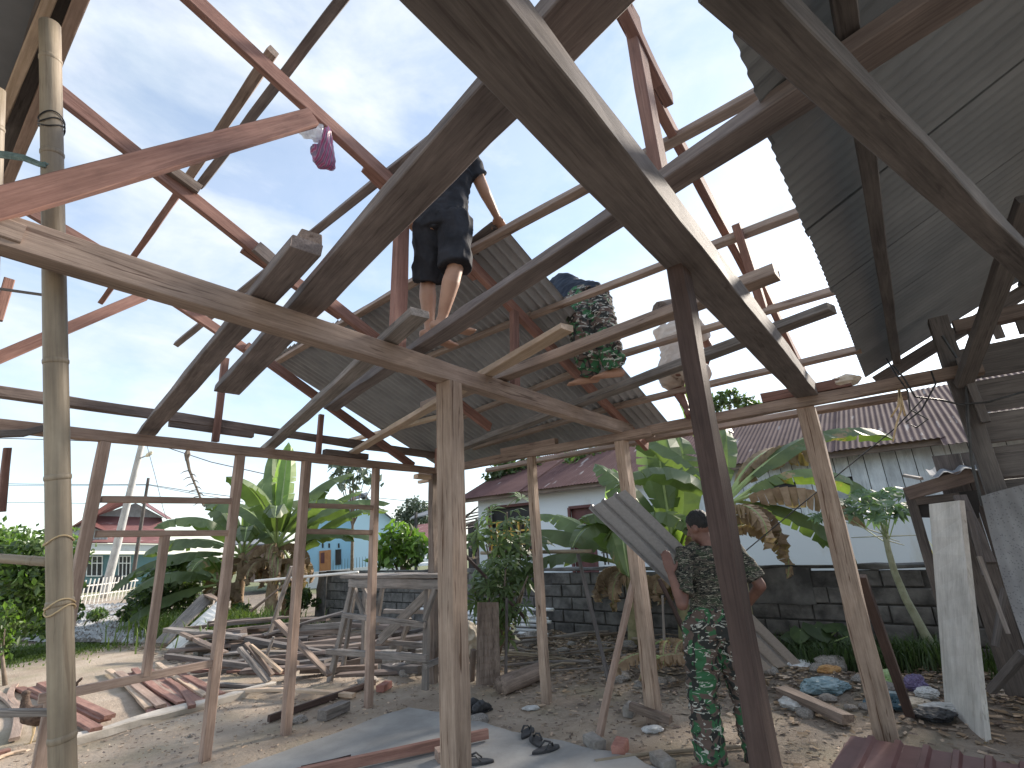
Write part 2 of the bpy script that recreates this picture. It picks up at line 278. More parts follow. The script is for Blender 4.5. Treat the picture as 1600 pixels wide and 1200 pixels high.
def round_pole(name, pts, rad, mat, parent=None, n=10, nodes=0):
    pts = [Vector(p) for p in pts]; M, L = frame(pts[0], pts[-1]); Mi = M.inverted(); q = [Mi @ p for p in pts]
    P = []; Rr = []; tot = 24
    for k in range(tot+1):
        t = k/tot*(len(q)-1); i = min(int(t), len(q)-2); P.append(q[i].lerp(q[i+1], t-i)); r0 = rad if not isinstance(rad, tuple) else rad[0]+(rad[1]-rad[0])*k/tot; Rr.append(r0*(1+.03*nz(k*.9, L)))
    mb = MB(); mb.tube(P, Rr, n); 
    for k in range(nodes):
        t = (k+.6)/nodes; i = t*(len(q)-1); a = min(int(i), len(q)-2); c = q[a].lerp(q[a+1], i-a); r0 = rad if not isinstance(rad, tuple) else rad[0]+(rad[1]-rad[0])*t
        mb.tube([c+Vector((dx, 0, 0)) for dx in (-.012, -.004, .004, .012)], [r0*.99, r0*1.07, r0*1.07, r0*.99], n)
    return mb.build(name, mat, parent, M, smooth=True)
def corrugated(name, o, u, v, L, Wd, mat, parent=None, pitch=.076, amp=.009, rib=False, sag=0, per=6, rows=3, thick=.0015):
    """metal sheet; ridges run along u, waves across v"""
    o = Vector(o); u = Vector(u).normalized(); v = (Vector(v)-u*Vector(v).dot(u)).normalized(); n = u.cross(v)
    M = Matrix(((u.x, v.x, n.x, o.x), (u.y, v.y, n.y, o.y), (u.z, v.z, n.z, o.z), (0, 0, 0, 1)))
    cols = []
    if rib:
        k = 0.0
        while k < Wd-1e-6:
            for dy, z in ((0, 0), (pitch*.62, 0), (pitch*.70, amp), (pitch*.90, amp), (pitch*.98, 0)):
                if k+dy <= Wd: cols.append((k+dy, z))
            k += pitch
    else:
        nc = int(Wd/pitch*per); cols = [(Wd*k/nc, amp*math.sin(2*math.pi*Wd*k/nc/pitch)) for k in range(nc+1)]
    vs = []; fs = []; nc = len(cols)
    for s in (0, 1):
        for r in range(rows+1):
            x = L*r/rows
            for (y, z) in cols: vs.append((x, y, z+sag*math.sin(math.pi*r/rows)-s*thick+nz(x*2+o.x, y*3+o.y)*.003))
    b = nc*(rows+1)
    for r in range(rows):
        for c in range(nc-1):
            a = r*nc+c; fs.append((a, a+1, a+1+nc, a+nc)); fs.append((b+a, b+a+nc, b+a+nc+1, b+a+1))
    for c in range(nc-1): fs.append((c, b+c, b+c+1, c+1)); e = rows*nc+c; fs.append((e, e+1, b+e+1, b+e))
    return add(name, mesh(name, vs, fs, mat), parent, M)

# ------------------------------------------------------------------ ground
def gz(x, y):
    z = .016*nz(x*1.3, y*1.3, 3)+.008*nz(x*4, y*4, 9)
    r = math.exp(-((x-6.9)/.9)**2) if x < 6.9 else 1.0
    if x < 7.85 and -1 < y < 7: z += .16*r*(.6+.6*nz(x*1.9, y*1.9, 7))*min(1, max(0, (7-y)))
    return z
def axis_pts(lo, hi, st, far):
    a = list(np.arange(lo, hi, st)); d = st; x = a[-1]; b = []
    while x < far: d *= 1.25; x += d; b.append(x)
    d = st; x = lo; c = []
    while x > -far: d *= 1.25; x -= d; c.append(x)
    return list(reversed(c))+a+b
xs = axis_pts(-1.5, 9.5, .1, 600); ys = axis_pts(-1.5, 15, .12, 600)
gv = [(x, y, gz(x, y)) for y in ys for x in xs]; nx = len(xs)
gf = [(j*nx+i, j*nx+i+1, (j+1)*nx+i+1, (j+1)*nx+i) for j in range(len(ys)-1) for i in range(nx-1)]
gme = mesh('ground', gv, gf, 'ground', smooth=True)
def soil_shade(x, y):  # organic dirt toward the wall plus shade painted into the right side
    t = min(1, max(0, (x-4.6+.5*nz(x*.8, y*.8, 1))/1.6)) if y < 7.5 else min(1, max(0, (x-5.2-.25*(y-7.5)+.6*nz(x, y, 2))/1.2))
    return t if x < 40 else .3
def turf(x, y):
    d = min(abs(y-14.2), 9); t = max(0, 1-((x-2.4)/1.9)**2-((y-14.4)/1.5)**2)*1.6+.4*nz(x*2, y*2, 5)
    far = .75 if (y > 34 or x > 12) else 0
    return min(1, max(0, max(t, far)))
a1 = gme.attributes.new('soil_shade', 'FLOAT', 'POINT'); a1.data.foreach_set('value', [soil_shade(x, y) for x, y, z in gv])
a2 = gme.attributes.new('turf', 'FLOAT', 'POINT'); a2.data.foreach_set('value', [turf(x, y) for x, y, z in gv])
tag(add('ground', gme), kind='structure')
# concrete floor slab
edge = [PZ(355, 1212), PZ(440, 1182), PZ(540, 1146), PZ(590, 1126), PZ(638, 1111), PZ(700, 1120), PZ(760, 1136), PZ(800, 1150), PZ(870, 1163), PZ(930, 1178), PZ(990, 1185), PZ(1015, 1204)]
pts = []
for a, b in zip(edge, edge[1:]):
    for k in range(6): p = a.lerp(b, k/6); pts.append(p+Vector((.02*nz(p.x*6, p.y*6), .02*nz(p.x*6, p.y*6, 4), 0)))
pts += [Vector((3.5, .6, 0)), Vector((.2, .9, 0)), Vector((.5, 3.6, 0))]
mb = MB(); mb.ring_loft([[Vector((p.x, p.y, -.05)) for p in pts], [Vector((p.x, p.y, .028)) for p in pts], [Vector((p.x*.998+.004, p.y*.998+.004, .034)) for p in pts]])
tag(mb.build('concrete_slab', 'concrete'), kind='structure')
# low concrete strip in front of the lumber
A, B = PZ(112, 1164), PZ(425, 1076); 
cb = timber('curb_strip', A+Vector((0, 0, .035)), B+Vector((0, 0, .035)), .16, .09, 'curb', wob=.02, ch=.012); tag(cb, kind='structure')

# ------------------------------------------------------------------ the timber house frame
HF = empty('timber_house_frame', (4.75, 5.05, 0), 'unfinished open timber house frame with posts, beams and red rafters', 'house frame')
YL, XR, Y1, Y2, YM = 5.05, 4.75, 2.25, 0.55, 3.42
def fr(name, p0, p1, w, h, mat, **k): return timber(name, p0, p1, w, h, mat, HF, **k)
# posts of the right wall
for (y, w, mat) in ((5.1, .10, 'wood_old'), (YM, .085, 'wood_post'), (Y1, .11, 'wood_post'), (Y2-.02, .14, 'wood_post')):
    fr('post', (XR, y, gz(XR, y)-.1), (XR-.0, y, 2.53), w, w, mat, wob=.012 if w > .09 else .006, up=(1, 0, 0))
# inner posts
fr('post', PY(713, 1192, Y1)*1.0+Vector((0, 0, -.6)), PY(702, 604, Y1)+Vector((0, 0, .02)), .125, .125, 'wood_post', wob=.006, up=(1, 0, 0))
fr('post', PY(1200, 1215, Y2), PY(1056, 400, Y2)+Vector((0, 0, -.02)), .115, .065, 'wood_brown', wob=.007, up=(0, 1, .2))
dp = PY(1200, 1215, Y2); fr('post', (dp.x+.045, dp.y+.02, -.05), dp+Vector((.002, 0, .02)), .115, .065, 'wood_brown', wob=.006, up=(0, 1, .2))
# posts and rails of the left wall
for x, w in ((1.09, .075), (2.155, .075), (2.85, .08), (3.76, .075)):
    fr('post', (x, YL, -.02), (x, YL, 2.53), w, w, 'wood_pink', wob=.004, up=(1, 0, 0))
def lrail(x0, y0, x1, y1, h=.05): fr('rail', PY(x0, y0, YL), PY(x1, y1, YL), .05, h, 'wood_pink', wob=.003)
lrail(158, 780, 366, 783); lrail(150, 834, 362, 833); lrail(481, 790, 588, 793); lrail(477, 830, 586, 832); lrail(60, 1092, 333, 1036, .06)
fr('stud', PY(228, 1056, YL), PY(258, 838, YL), .06, .06, 'wood_pink', up=(1, 0, 0))
# wall plates
fr('wall_plate', (-.4, YL, 2.575), (XR+.1, YL, 2.575), .08, .085, 'wood_pink', wob=.006)
fr('wall_plate', (-.4, YL+.1, 2.85), (XR+.05, YL+.1, 2.81), .06, .085, 'wood_beam', wob=.008)
fr('plate_splice', PY(598, 1, YL)*0+Vector((3.05, YL-.003, 2.655)), (3.62, YL-.003, 2.655), .07, .065, 'wood_beam')
fr('plate_splice', (1.55, YL+.1, 2.775), (2.3, YL+.1, 2.768), .055, .06, 'wood_beam')
fr('wall_plate', (XR, 5.35, 2.575), (XR, 1.9, 2.575), .09, .09, 'wood_tan', wob=.008)
fr('wall_plate', (XR+.004, 1.94, 2.59), (XR+.004, -.6, 2.60), .09, .09, 'wood_tan', wob=.008)
fr('plate_splice', (XR-.004, 3.85, 2.66), (XR-.004, 3.05, 2.66), .085, .075, 'wood_tan'); fr('plate_splice', (XR, .85, 2.685), (XR, .18, 2.685), .10, .08, 'wood_red')
fr('corner_block', (4.45, 5.12, 2.49), (4.95, 5.12, 2.49), .09, .06, 'wood_fresh'); fr('corner_block', (4.8, 5.45, 2.47), (4.8, 4.7, 2.47), .05, .04, 'wood_fresh')
# tie beams
fr('tie_beam', (-.25, Y1, 2.68), (4.98, Y1, 2.675), .095, .125, 'wood_tan', wob=.004)
fr('tie_splice', PY(-30, 352, Y1-.01), PY(33, 374, Y1-.01), .09, .075, 'wood_tan')
fr('tie_beam', (-.2, Y2-.055, 2.675), (4.90, Y2-.045, 2.685), .165, .115, 'wood_tie', wob=.005)
# rafters: each truss is a plane of constant Y
def inY(pl, Y): return [PY(x, y, Y) for x, y in pl]
def rafter(pl, Y, w=.05, h=.095, lap=.12, mat='wood_red'):
    P = inY(pl, Y)
    for k in range(len(P)-1):
        d = (P[k+1]-P[k]).normalized(); off = Vector((0, .0+.052*(k % 2), 0))
        fr('rafter', P[k]-d*(lap if k else 0)+off, P[k+1]+d*(lap if k < len(P)-2 else 0)+off, w, h, mat)
rafter([(230, -65), (600, 275), (735, 412), (1010, 698)], Y1)
rafter([(85, 140), (410, 398), (520, 476), (765, 668)], YM)
rafter([(35, 322), (240, 443), (400, 552), (645, 728)], YL)
rafter([(925, -70), (1030, 130), (1180, 425), (1275, 625)], Y2)
fr('rafter_splice', PY(968, 2, Y2-.06), PY(1028, 128, Y2-.06), .045, .09, 'wood_red')
# collars and struts
fr('collar', PY(-40, 330, Y1-.05), PY(487, 184, Y1-.05), .045, .10, 'wood_red'); fr('collar', PY(-10, 562, YL-.03), PY(225, 462, YL-.03), .045, .085, 'wood_red')
def strut(x0, y0, x1, y1, Y, w=.075, mat='wood_red', **k): fr('strut', PY(x0, y0, Y), PY(x1, y1, Y), w, .05, mat, up=(0, 1, 0), **k)
strut(620, 566, 628, 330, Y1-.004, .10); strut(805, 612, 803, 487, Y1-.004, .07); strut(1034, 286, 985, 20, Y2-.05, .10); strut(1192, 480, 1150, 350, Y2-.05, .10)
strut(336, 690, 352, 560, YL+.02, .06); strut(497, 711, 502, 648, YL+.02, .06); strut(683, 742, 684, 690, YL+.02, .07)
fr('splice_board', PY(375, 360, YM-.04)*0+PY(400, 385, YM-.05), PY(438, 418, YM-.05), .04, .10, 'wood_plank'); fr('splice_board', PY(262, 262, YM-.05), PY(312, 297, YM-.05), .04, .07, 'wood_old')
# roof plane, purlins and laid sheets
SL = .383
RN = Vector((SL, 0, 1)).normalized()
def PR(x, y, off):                      # measurement on the roof plane, off metres above the rafter centre line
    d = ray(x, y); b = 3.69+SL*2.35+off*math.sqrt(1+SL*SL)
    return CO + d*((b-CH)/(d.z+SL*d.x))
OFF = .048+.03
def purlin(x0, y0, x1, y1, w=.05, h=.055, mat='wood_tan', off=OFF, **k): fr('purlin', PR(x0, y0, off), PR(x1, y1, off), w, h, mat, up=RN, **k)
purlin(422, 572, 720, 397, .06, .06); purlin(700, 410, 1195, 142, .06, .06); purlin(590, 283, 276, 538, .06, .05, 'wood_plank'); purlin(590, 283, 800, 120, .06, .05, 'wood_plank')
purlin(620, 578, 830, 492); purlin(815, 500, 1260, 328); purlin(700, 660, 905, 580); purlin(890, 578, 1310, 452); purlin(740, 700, 970, 633); purlin(955, 637, 1345, 545)
purlin(540, 690, 730, 640, mat='wood_fresh'); purlin(1000, 688, 1420, 617, .06, .06); purlin(760, 735, 1000, 690)
purlin(552, -25, 312, 290, .055, .05, 'wood_plank', OFF); purlin(427, 80, 288, 288, .055, .05, 'wood_tan', OFF); purlin(310, 255, 158, 472, .05, .045, 'wood_red', OFF, bow=.06)
fr('gusset', PY(560, 395, Y1)*0+PR(560, 500, -.05), PR(600, 540, -.05), .08, .03, 'wood_grey')
c0 = PR(430, 563, OFF+.045); c1 = PR(778, 357, OFF+.045); XT = (c0.x+c1.x)/2; YA, YB = c0.y, c1.y
zt = 3.69-SL*(XT-2.35)+(OFF+.042)*math.sqrt(1+SL*SL); ud = Vector((1, 0, -SL)).normalized()
Ls = (PR(1075, 655, OFF+.04).x-XT+.12)*math.sqrt(1+SL*SL); nS = 6; wS = (YA-YB)/nS
for k in range(nS):
    a = corrugated('roof_sheet', Vector((XT-.02*random.random(), YA-k*wS+.03, zt+.002*(k % 2))), ud, (0, -1, 0), Ls+random.uniform(-.02, .03), wS+wS/7, 'zinc_under', HF, pitch=wS/7, amp=.016, per=8)
fr('offcut_sheet_support', PR(735, 390, OFF+.06), PR(778, 357, OFF+.06), .14, .02, 'wood_shed', up=RN)

# loose planks lying over the tie beams
def plank(lx, rx, z, th, mat, label, grp='planks laid over the tie beams', wob=.006):
    """lx, rx: measured left and right edge (two points each) of the underside"""
    a = (PZ(*lx[0], z)+PZ(*rx[0], z))/2; b = (PZ(*lx[1], z)+PZ(*rx[1], z))/2; w = ((PZ(*lx[0], z)-PZ(*rx[0], z)).length+(PZ(*lx[1], z)-PZ(*rx[1], z)).length)/2
    up = Vector((0, 0, th/2)); return tag(timber('plank', a+up, b+up, min(w, .24), th, mat, wob=wob), label, 'plank', grp)
ZP = 2.755
tag(timber('plank', (.74, -.25, ZP+.115), (1.50, 3.86, ZP+.03), .165, .055, 'wood_plank', wob=.007), 'widest grey plank crossing both tie beams, its far end hanging free', 'plank', 'planks laid over the tie beams')
tag(timber('plank', (.90, 1.72, ZP+.035), (1.465, 5.57, ZP-.075), .125, .055, 'wood_plank', wob=.007), 'thick plank beside the widest one, stepped block on its near end', 'plank', 'planks laid over the tie beams')
tag(timber('wood_block', (.93, 1.74, ZP+.10), (1.02, 2.15, ZP+.09), .09, .05, 'wood_tan'), 'short tan wood block on top of the thick plank end', 'block')
tag(timber('plank', (1.63, 1.85, ZP+.03), (2.62, 5.6, ZP-.08), .11, .05, 'wood_grey', wob=.006), 'grey plank ending just left of the barefoot worker', 'plank', 'planks laid over the tie beams')
tag(timber('plank', (1.40, -.75, ZP+.14), (2.30, 3.75, ZP+.02), .12, .05, 'wood_plank', wob=.009), 'long rough plank under the barefoot worker, running up under the dark roof', 'plank', 'planks laid over the tie beams')
tag(timber('plank', (2.36, 1.38, ZP+.03), (3.55, 5.5, ZP-.08), .10, .045, 'wood_fresh', wob=.005), 'pale plank with sawn end beside the upper camouflage worker', 'plank', 'planks laid over the tie beams')
tag(timber('plank', (2.62, .28, ZP+.065), (2.88, 3.2, ZP+.02), .10, .06, 'wood_tan', wob=.006), 'tan plank in front of the upper camouflage worker', 'plank', 'planks laid over the tie beams')
tag(timber('plank', (3.33, .12, ZP+.065), (4.45, 4.4, ZP-.03), .12, .055, 'wood_grey', wob=.007), 'grey plank the upper camouflage worker stands on', 'plank', 'planks laid over the tie beams')
# ------------------------------------------------------------------ block wall
BW = empty('block_wall', (7.95, 5, 0), 'dark weathered concrete block wall behind the frame', 'wall')
XW = 7.95; mb = MB(); mb.box((XW+.09, 5.85, .5), (.13, 13.6, 1.04)); mb.build('mortar', 'mortar', BW, origin=(XW, 5.85, 0))
bl = []
for k in range(4):
    mbk = MB(); w, h = .395, .185; e = .012+.004*k
    rr = []
    for x, s in ((.06, 0), (.005, 0), (-.006, .012)):
        rr.append([(x+.004*nz(j*3, k, x*50), (cy*(w/2-s))+.006*nz(j, k*3.1, x*40), cz*(h/2-s)+.006*nz(j*2, k*5, x*40)) for j, (cy, cz) in enumerate(((-1, -1), (1, -1), (1, 1), (-1, 1)))])
    mbk.ring_loft(rr); bl.append(mesh('block', mbk.v, mbk.f, 'block', mbk.m))
yy = -.85
for row in range(5):
    y = -.9+(.2 if row % 2 else 0)
    while y < 12.5:
        if not (1.5 < y < 2.6 and row > 2) and not (row == 4 and random.random() < .04):
            add('block', bl[random.randrange(4)], BW, Matrix.Translation((XW+random.uniform(-.008, .006), y, .115+row*.205)) @ Matrix.Rotation(random.uniform(-.012, .012), 4, 'X'))
        y += .41
mb = MB(); mb.ring_loft([[(XW-.02+.01*nz(y, j), y, z) if j else (XW-.03, y, z) for j, z in enumerate((.62+.05*nz(y*3, 1), 1.075+.02*nz(y*2, 5)))]+[(XW+.15, y, 1.075), (XW+.15, y, .62)] for y in np.arange(1.3, 2.8, .1)]); mb.build('render_patch', 'render_dark', BW, origin=(XW, 2, 0))
cp = timber('coping', (XW+.06, -1, 1.075), (XW+.06, 12.6, 1.09), .19, .05, 'render_dark', BW, wob=.02, ch=.01)
cp2 = PZ(530, 962); tag(timber('wall_pillar', (8.2, 12.9, 0), (8.2, 12.9, 1.1), .55, .4, 'render_dark', wob=.05, ch=.03), 'mossy dark concrete pillar at the end of the block wall', 'pillar')

# ------------------------------------------------------------------ white house with rust red roof
WH = empty('white_house', (11, 5, 0), 'long white house with rust red tin roof beyond the block wall', 'house')
XH = 11.0; YC = 9.93; YR = -6.0
mb = MB(); ws = [(9.52, 7.98, 1.28, 2.56), (6.85, 6.2, .4, 2.35), (2.08, 1.72, 1.92, 2.42), (1.12, .80, 2.02, 2.42)]
# plastered wall with openings: pieces butted between openings
def wallrect(y0, y1, z0, z1, mat='paint_white', x=XH, th=.16): m_ = MB(); m_.box((x+th/2, (y0+y1)/2, (z0+z1)/2), (th, abs(y0-y1), z1-z0)); return m_.build('wall', mat, WH, origin=(x, (y0+y1)/2, z0))
wallrect(YC, 9.52, 0, 3.0); wallrect(9.52, 7.98, 0, 1.28); wallrect(9.52, 7.98, 2.56, 3.0); wallrect(7.98, 6.85, 0, 3.0); wallrect(6.85, 6.2, 2.35, 3.0); wallrect(6.85, 6.2, 0, .05); wallrect(6.2, 4.3, 0, 3.0)
wallrect(4.3, YR, 0, 1.78); wallrect(4.3, YR, 1.78, 3.0, 'dark', XH+.1, .05)
m_ = MB(); m_.box((XH+3.5, YC-.08, 1.5), (6.6, .16, 3.0)); m_.build('wall', 'paint_white', WH, origin=(XH+3.5, YC, 0))
# vertical cladding boards on the right half, cut out at two small windows
y = 4.3; k = 0
while y > YR+.2:
    w = random.uniform(.20, .27); ya, yb = y, y-w; zz = [(1.76, 3.0)]
    for (w0, w1, z0, z1) in ws[2:]:
        if ya > w1 and yb < w0:
            zz = [(1.76, z0), (z1, 3.0)]
    for z0, z1 in zz:
        if z1-z0 > .03: timber('cladding_board', (XH+.0+random.uniform(-.006, .006), (ya+yb)/2, z0), (XH, (ya+yb)/2, z1), w-.012, .022, 'cladding', WH, up=(1, 0, 0), wob=.002, ch=.003)
    y -= w; k += 1
for (w0, w1, z0, z1) in ws[2:]:
    m_ = MB(); m_.box((XH+.06, (w0+w1)/2, (z0+z1)/2), (.02, w0-w1+.3, z1-z0+.06)); o = m_.build('window', 'dark', WH, origin=(XH+.06, (w0+w1)/2, z0))
    m_ = MB(); m_.box((XH+.03, (w0+w1)/2, z0+.10), (.02, w0-w1+.2, .17)); m_.build('shutter', 'grey_board', o, origin=(XH+.03, (w0+w1)/2, z0))
# big window with yellow grille
w0, w1, z0, z1 = ws[0]
m_ = MB(); m_.box((XH+.14, (w0+w1)/2, (z0+z1)/2), (.03, w0-w1+.02, z1-z0+.02)); win = m_.build('window', 'dark', WH, origin=(XH+.14, (w0+w1)/2, z0))
def trim(y0, z0_, y1, z1_, t, mat, nm, par, x=XH-.01): timber(nm, (x, y0, z0_), (x, y1, z1_), t, .05, mat, par, up=(1, 0, 0), wob=.001)
for a in ((w0, z0, w0, z1), (w1, z0, w1, z1), (w0, z1, w1, z1), (w0, z0, w1, z0)): trim(*a, .07, 'maroon', 'frame', win)
zg = z1-.42
for k in range(4): yk = w0-.03-(w0-w1-.06)*k/3; trim(yk, z0, yk, zg, .055, 'yellow', 'grille_bar', win, XH+.02)
for z in (z0+.08, z0+.27, zg-.36, zg-.25, zg): trim(w0-.03, z, w1+.03, z, .045, 'yellow', 'grille_bar', win, XH+.015)
for k in range(3):
    yc = w0-.03-(w0-w1-.06)*(k+.5)/3; trim(yc, zg-.36, yc, zg, .04, 'yellow', 'grille_bar', win, XH+.012); trim(yc-.09, z0+.27, yc-.09, zg-.36, .04, 'yellow', 'grille_bar', win, XH+.012)
m_ = MB(); m_.box((XH+.12, (ws[1][0]+ws[1][1])/2, 1.2), (.05, .65, 2.3)); dr = m_.build('door', 'maroon', WH, origin=(XH+.12, 6.5, 0))
for yk in (6.85, 6.2): trim(yk, 0, yk, 2.35, .07, 'maroon', 'frame', dr)
trim(6.85, 2.35, 6.2, 2.35, .07, 'maroon', 'frame', dr)
# roof: overlapping tin sheets, ridges running up the slope
sl = .46; ue = Vector((1, 0, sl)).normalized(); y = 10.25; k = 0
while y > YR:
    w = .72
    corrugated('roof_sheet', (10.48+random.choice((0, 0, .03, -.04))+(.0 if y > -.4 else -.35), y, 2.84+.003*(k % 2)-(.0 if y > -.4 else .16)), ue, (0, -1, 0), 3.4+(0 if y > -.4 else .5), w+.09, 'roof_red' if y > 4 else 'roof_brown', WH, pitch=.09, amp=.008, per=6, rows=2); y -= w; k += 1
timber('fascia', (10.6, 10.1, 2.80), (10.6, YR, 2.80), .04, .12, 'wood_old', WH); timber('fascia', (10.55, 10.27, 2.83), (13.6, 10.27, 2.83+sl*3.05), .03, .10, 'wood_old', WH)
m_ = MB(); m_.quad((13.58, 10.2, 4.22), (13.58, YR, 4.22), (17, YR, 2.6), (17, 10.2, 2.6)); m_.build('roof_back', 'roof_red', WH, origin=(13.6, 2, 2.6))
m_ = MB(); m_.quad((XH+.1, YC-.02, 2.8), (XH+2.5, YC-.02, 4.0), (XH+5.5, YC-.02, 2.8)); m_.build('gable', 'wood_old', WH, origin=(XH+.1, YC, 2.8))
for k in range(9): 
    yy = YC+.12+.1*k; timber('eave_lath', (10.7+k*.12, 10.22, 2.35+.06*k), (10.9+k*.12, 10.7, 2.15+.07*k), .03, .03, 'wood_old', WH)
# dark lean-to left of the house
LT = empty('lean_to_shed', (11.6, 11.3, 0), 'open dark lean-to of old boards beside the white house corner', 'shed')
for k in range(6): timber('roof_board', (11.0, 10.3+.2*k, 2.45-.10*k), (13, 10.3+.2*k, 2.75-.1*k), .21, .025, 'wood_old', LT)
for k in range(5): timber('rail', (11.1+.02*k, 10.1, 2.2-.32*k), (11.2, 11.6, 2.0-.30*k), .05, .07, 'wood_old', LT)
for y in (10.15, 10.8, 11.5): timber('post', (11.2, y, 0), (11.2, y, 2.3), .09, .09, 'wood_old', LT)
m_ = MB(); m_.box((12.4, 10.9, 1.1), (.06, 1.5, 2.2)); m_.build('shade_panel', 'dark', LT, origin=(12.4, 10.9, 0))  # near-black sheet standing in for the shade under the open roof

# ------------------------------------------------------------------ far houses, laid out in a frame that faces the yard
def facing(x, y, D):
    """frame at measured ground-line pixel; right = image right (level), away = level view direction"""
    p = PD(x, y, D); d = ray(x, y); aw = Vector((d.x, d.y, 0)).normalized(); rt = Vector((aw.y, -aw.x, 0)); up = Vector((0, 0, 1)); p = Vector((p.x, p.y, 0))
    return Matrix(((rt.x, aw.x, 0, p.x), (rt.y, aw.y, 0, p.y), (0, 0, 1, 0), (0, 0, 0, 1)))
def fp(M, px, py, off=0.0):
    """measured pixel -> point on the frame's plane pushed off metres away"""
    d = ray(px, py); n = Vector((M[0][1], M[1][1], 0)); o = Vector((M[0][3], M[1][3], 0)) + n*off
    return CO + d*((o-CO).dot(n)/d.dot(n))
def poly(name, M, pl, mat, parent, off=0.0, th=.12, z0=None):
    P = [fp(M, x, y, off) for x, y in pl]; n = Vector((M[0][1], M[1][1], 0))
    if z0 is not None:
        for q in P:
            if q.z < z0: q.z = z0
    m_ = MB(); m_.ring_loft([[p+n*th for p in P], P]); return m_.build(name, mat, parent, origin=P[0])
def slope(name, M, a, b, c, d, o0, o1, mat, parent):
    """roof slope between lower edge a-b (offset o0) and upper edge d-c (offset o1)"""
    A, B, Cc, Dd = fp(M, *a, o0), fp(M, *b, o0), fp(M, *c, o1), fp(M, *d, o1); m_ = MB(); n = Vector((0, 0, .06))
    m_.ring_loft([[A, B, Cc, Dd], [A+n, B+n, Cc+n, Dd+n]])
    return m_.build(name, mat, parent, origin=A)
D1 = 34; M1 = facing(185, 905, D1)
RH = empty('red_roof_house', M1.translation, 'distant teal house with red roof and grey gables at the far left', 'house')
poly('wall', M1, [(60, 866), (300, 866), (300, 935), (60, 935)], 'paint_teal', RH, 0, 5)
poly('porch_fascia', M1, [(112, 849), (262, 851), (262, 862), (112, 860)], 'paint_pale', RH, -1.2, .15)
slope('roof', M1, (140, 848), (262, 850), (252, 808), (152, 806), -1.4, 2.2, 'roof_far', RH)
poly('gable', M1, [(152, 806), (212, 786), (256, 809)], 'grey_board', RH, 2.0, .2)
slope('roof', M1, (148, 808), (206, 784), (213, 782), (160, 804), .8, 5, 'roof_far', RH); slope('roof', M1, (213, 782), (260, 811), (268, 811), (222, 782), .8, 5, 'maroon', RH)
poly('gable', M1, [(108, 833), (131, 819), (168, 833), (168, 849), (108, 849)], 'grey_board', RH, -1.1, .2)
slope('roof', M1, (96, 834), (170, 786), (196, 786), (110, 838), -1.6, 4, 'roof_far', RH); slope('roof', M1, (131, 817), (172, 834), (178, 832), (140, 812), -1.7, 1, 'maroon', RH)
for k in range(11): x = 112+k*5.2; poly('gable_board', M1, [(x, 834.5), (x+.6, 834.5), (x+.6, 848), (x, 848)], 'old_tin', RH, -1.13, .02)
for (x0, x1) in ((136, 160), (186, 204)):
    w = poly('window', M1, [(x0, 870), (x1, 870), (x1-1, 900), (x0-1, 900)], 'glass_dark', RH, -.06, .05)
    for xx in np.linspace(x0, x1, 4): poly('pane_bar', M1, [(xx-.8, 869), (xx+.8, 869), (xx-.2, 901), (xx-1.8, 901)], 'frame_white', w, -.12, .05)
    for yy in (869, 880, 900): poly('pane_bar', M1, [(x0-1, yy-.8), (x1+1, yy-.8), (x1+1, yy+.8), (x0-1, yy+.8)], 'frame_white', w, -.16, .05)
# parked car under the porch
def car(M, x0, x1, yb, yt, label, mat):
    c = empty('parked_car', fp(M, (x0+x1)/2, yb, -3), label, 'car'); P = lambda fx, fy, o: fp(M, x0+(x1-x0)*fx, yb+(yt-yb)*fy, o)
    prof = [(0, .15), (0, .5), (.08, .6), (.28, .66), (.42, 1.0), (.8, 1.0), (.97, .62), (1, .5), (1, .15)]
    m_ = MB(); m_.ring_loft([[P(*q, -2.2) for q in prof], [P(*q, -3.6) for q in prof]]); bd = m_.build('body', mat, c, origin=P(0, 0, -3))
    m_ = MB(); m_.ring_loft([[P(*q, -3.62) for q in ((.33, .68), (.44, .94), (.78, .94), (.92, .68))], [P(*q, -3.66) for q in ((.33, .68), (.44, .94), (.78, .94), (.92, .68))]]); m_.build('side_window', 'glass_dark', c, origin=P(.5, .7, -3.6))
    for fx in (.2, .8):
        ce = P(fx, .15, -3.65); ax = P(fx, .15, -3.5)-ce; m_ = MB(); m_.tube([ce-ax, ce+ax], .3, 14); m_.build('wheel', 'rubber', c, origin=ce)
car(M1, 128, 205, 933, 899, 'dark car parked under the far left house porch', 'car_paint')

D2 = 26; M2 = facing(550, 900, D2)
BH = empty('blue_house', M2.translation, 'light blue house with brown door seen behind the banana clump', 'house')
poly('wall', M2, [(470, 812), (553, 785), (553, 905), (470, 905)], 'paint_blue_shaded', BH, .8, 4); poly('gable_wall', M2, [(552, 905), (552, 786), (572, 779), (628, 826), (628, 905)], 'paint_blue_lit', BH, 0, 4)  # left wall darker, gable paler: shade and light painted into the blue
slope('roof', M2, (566, 772), (634, 829), (626, 829), (558, 774), -.5, 5, 'old_tin', BH); slope('roof', M2, (460, 812), (574, 775), (574, 770), (466, 804), .2, 5, 'old_tin', BH)
d = poly('door', M2, [(499, 861), (517, 859), (517, 893), (499, 893)], 'door_wood', BH, .74, .05); poly('door_panel', M2, [(501, 864), (507, 863), (507, 880), (501, 880)], 'maroon', d, .72, .02)
poly('window', M2, [(524, 859), (533, 858), (533, 882), (524, 883)], 'glass_dark', BH, .74, .05)
for x in (487, 503, 513, 528): poly('vent', M2, [(x, 849), (x+2.6, 849), (x+2.6, 856), (x, 856)], 'dark', BH, .76, .03)
poly('vent', M2, [(562, 795), (565, 795), (565, 800), (562, 800)], 'dark', BH, -.03, .02)
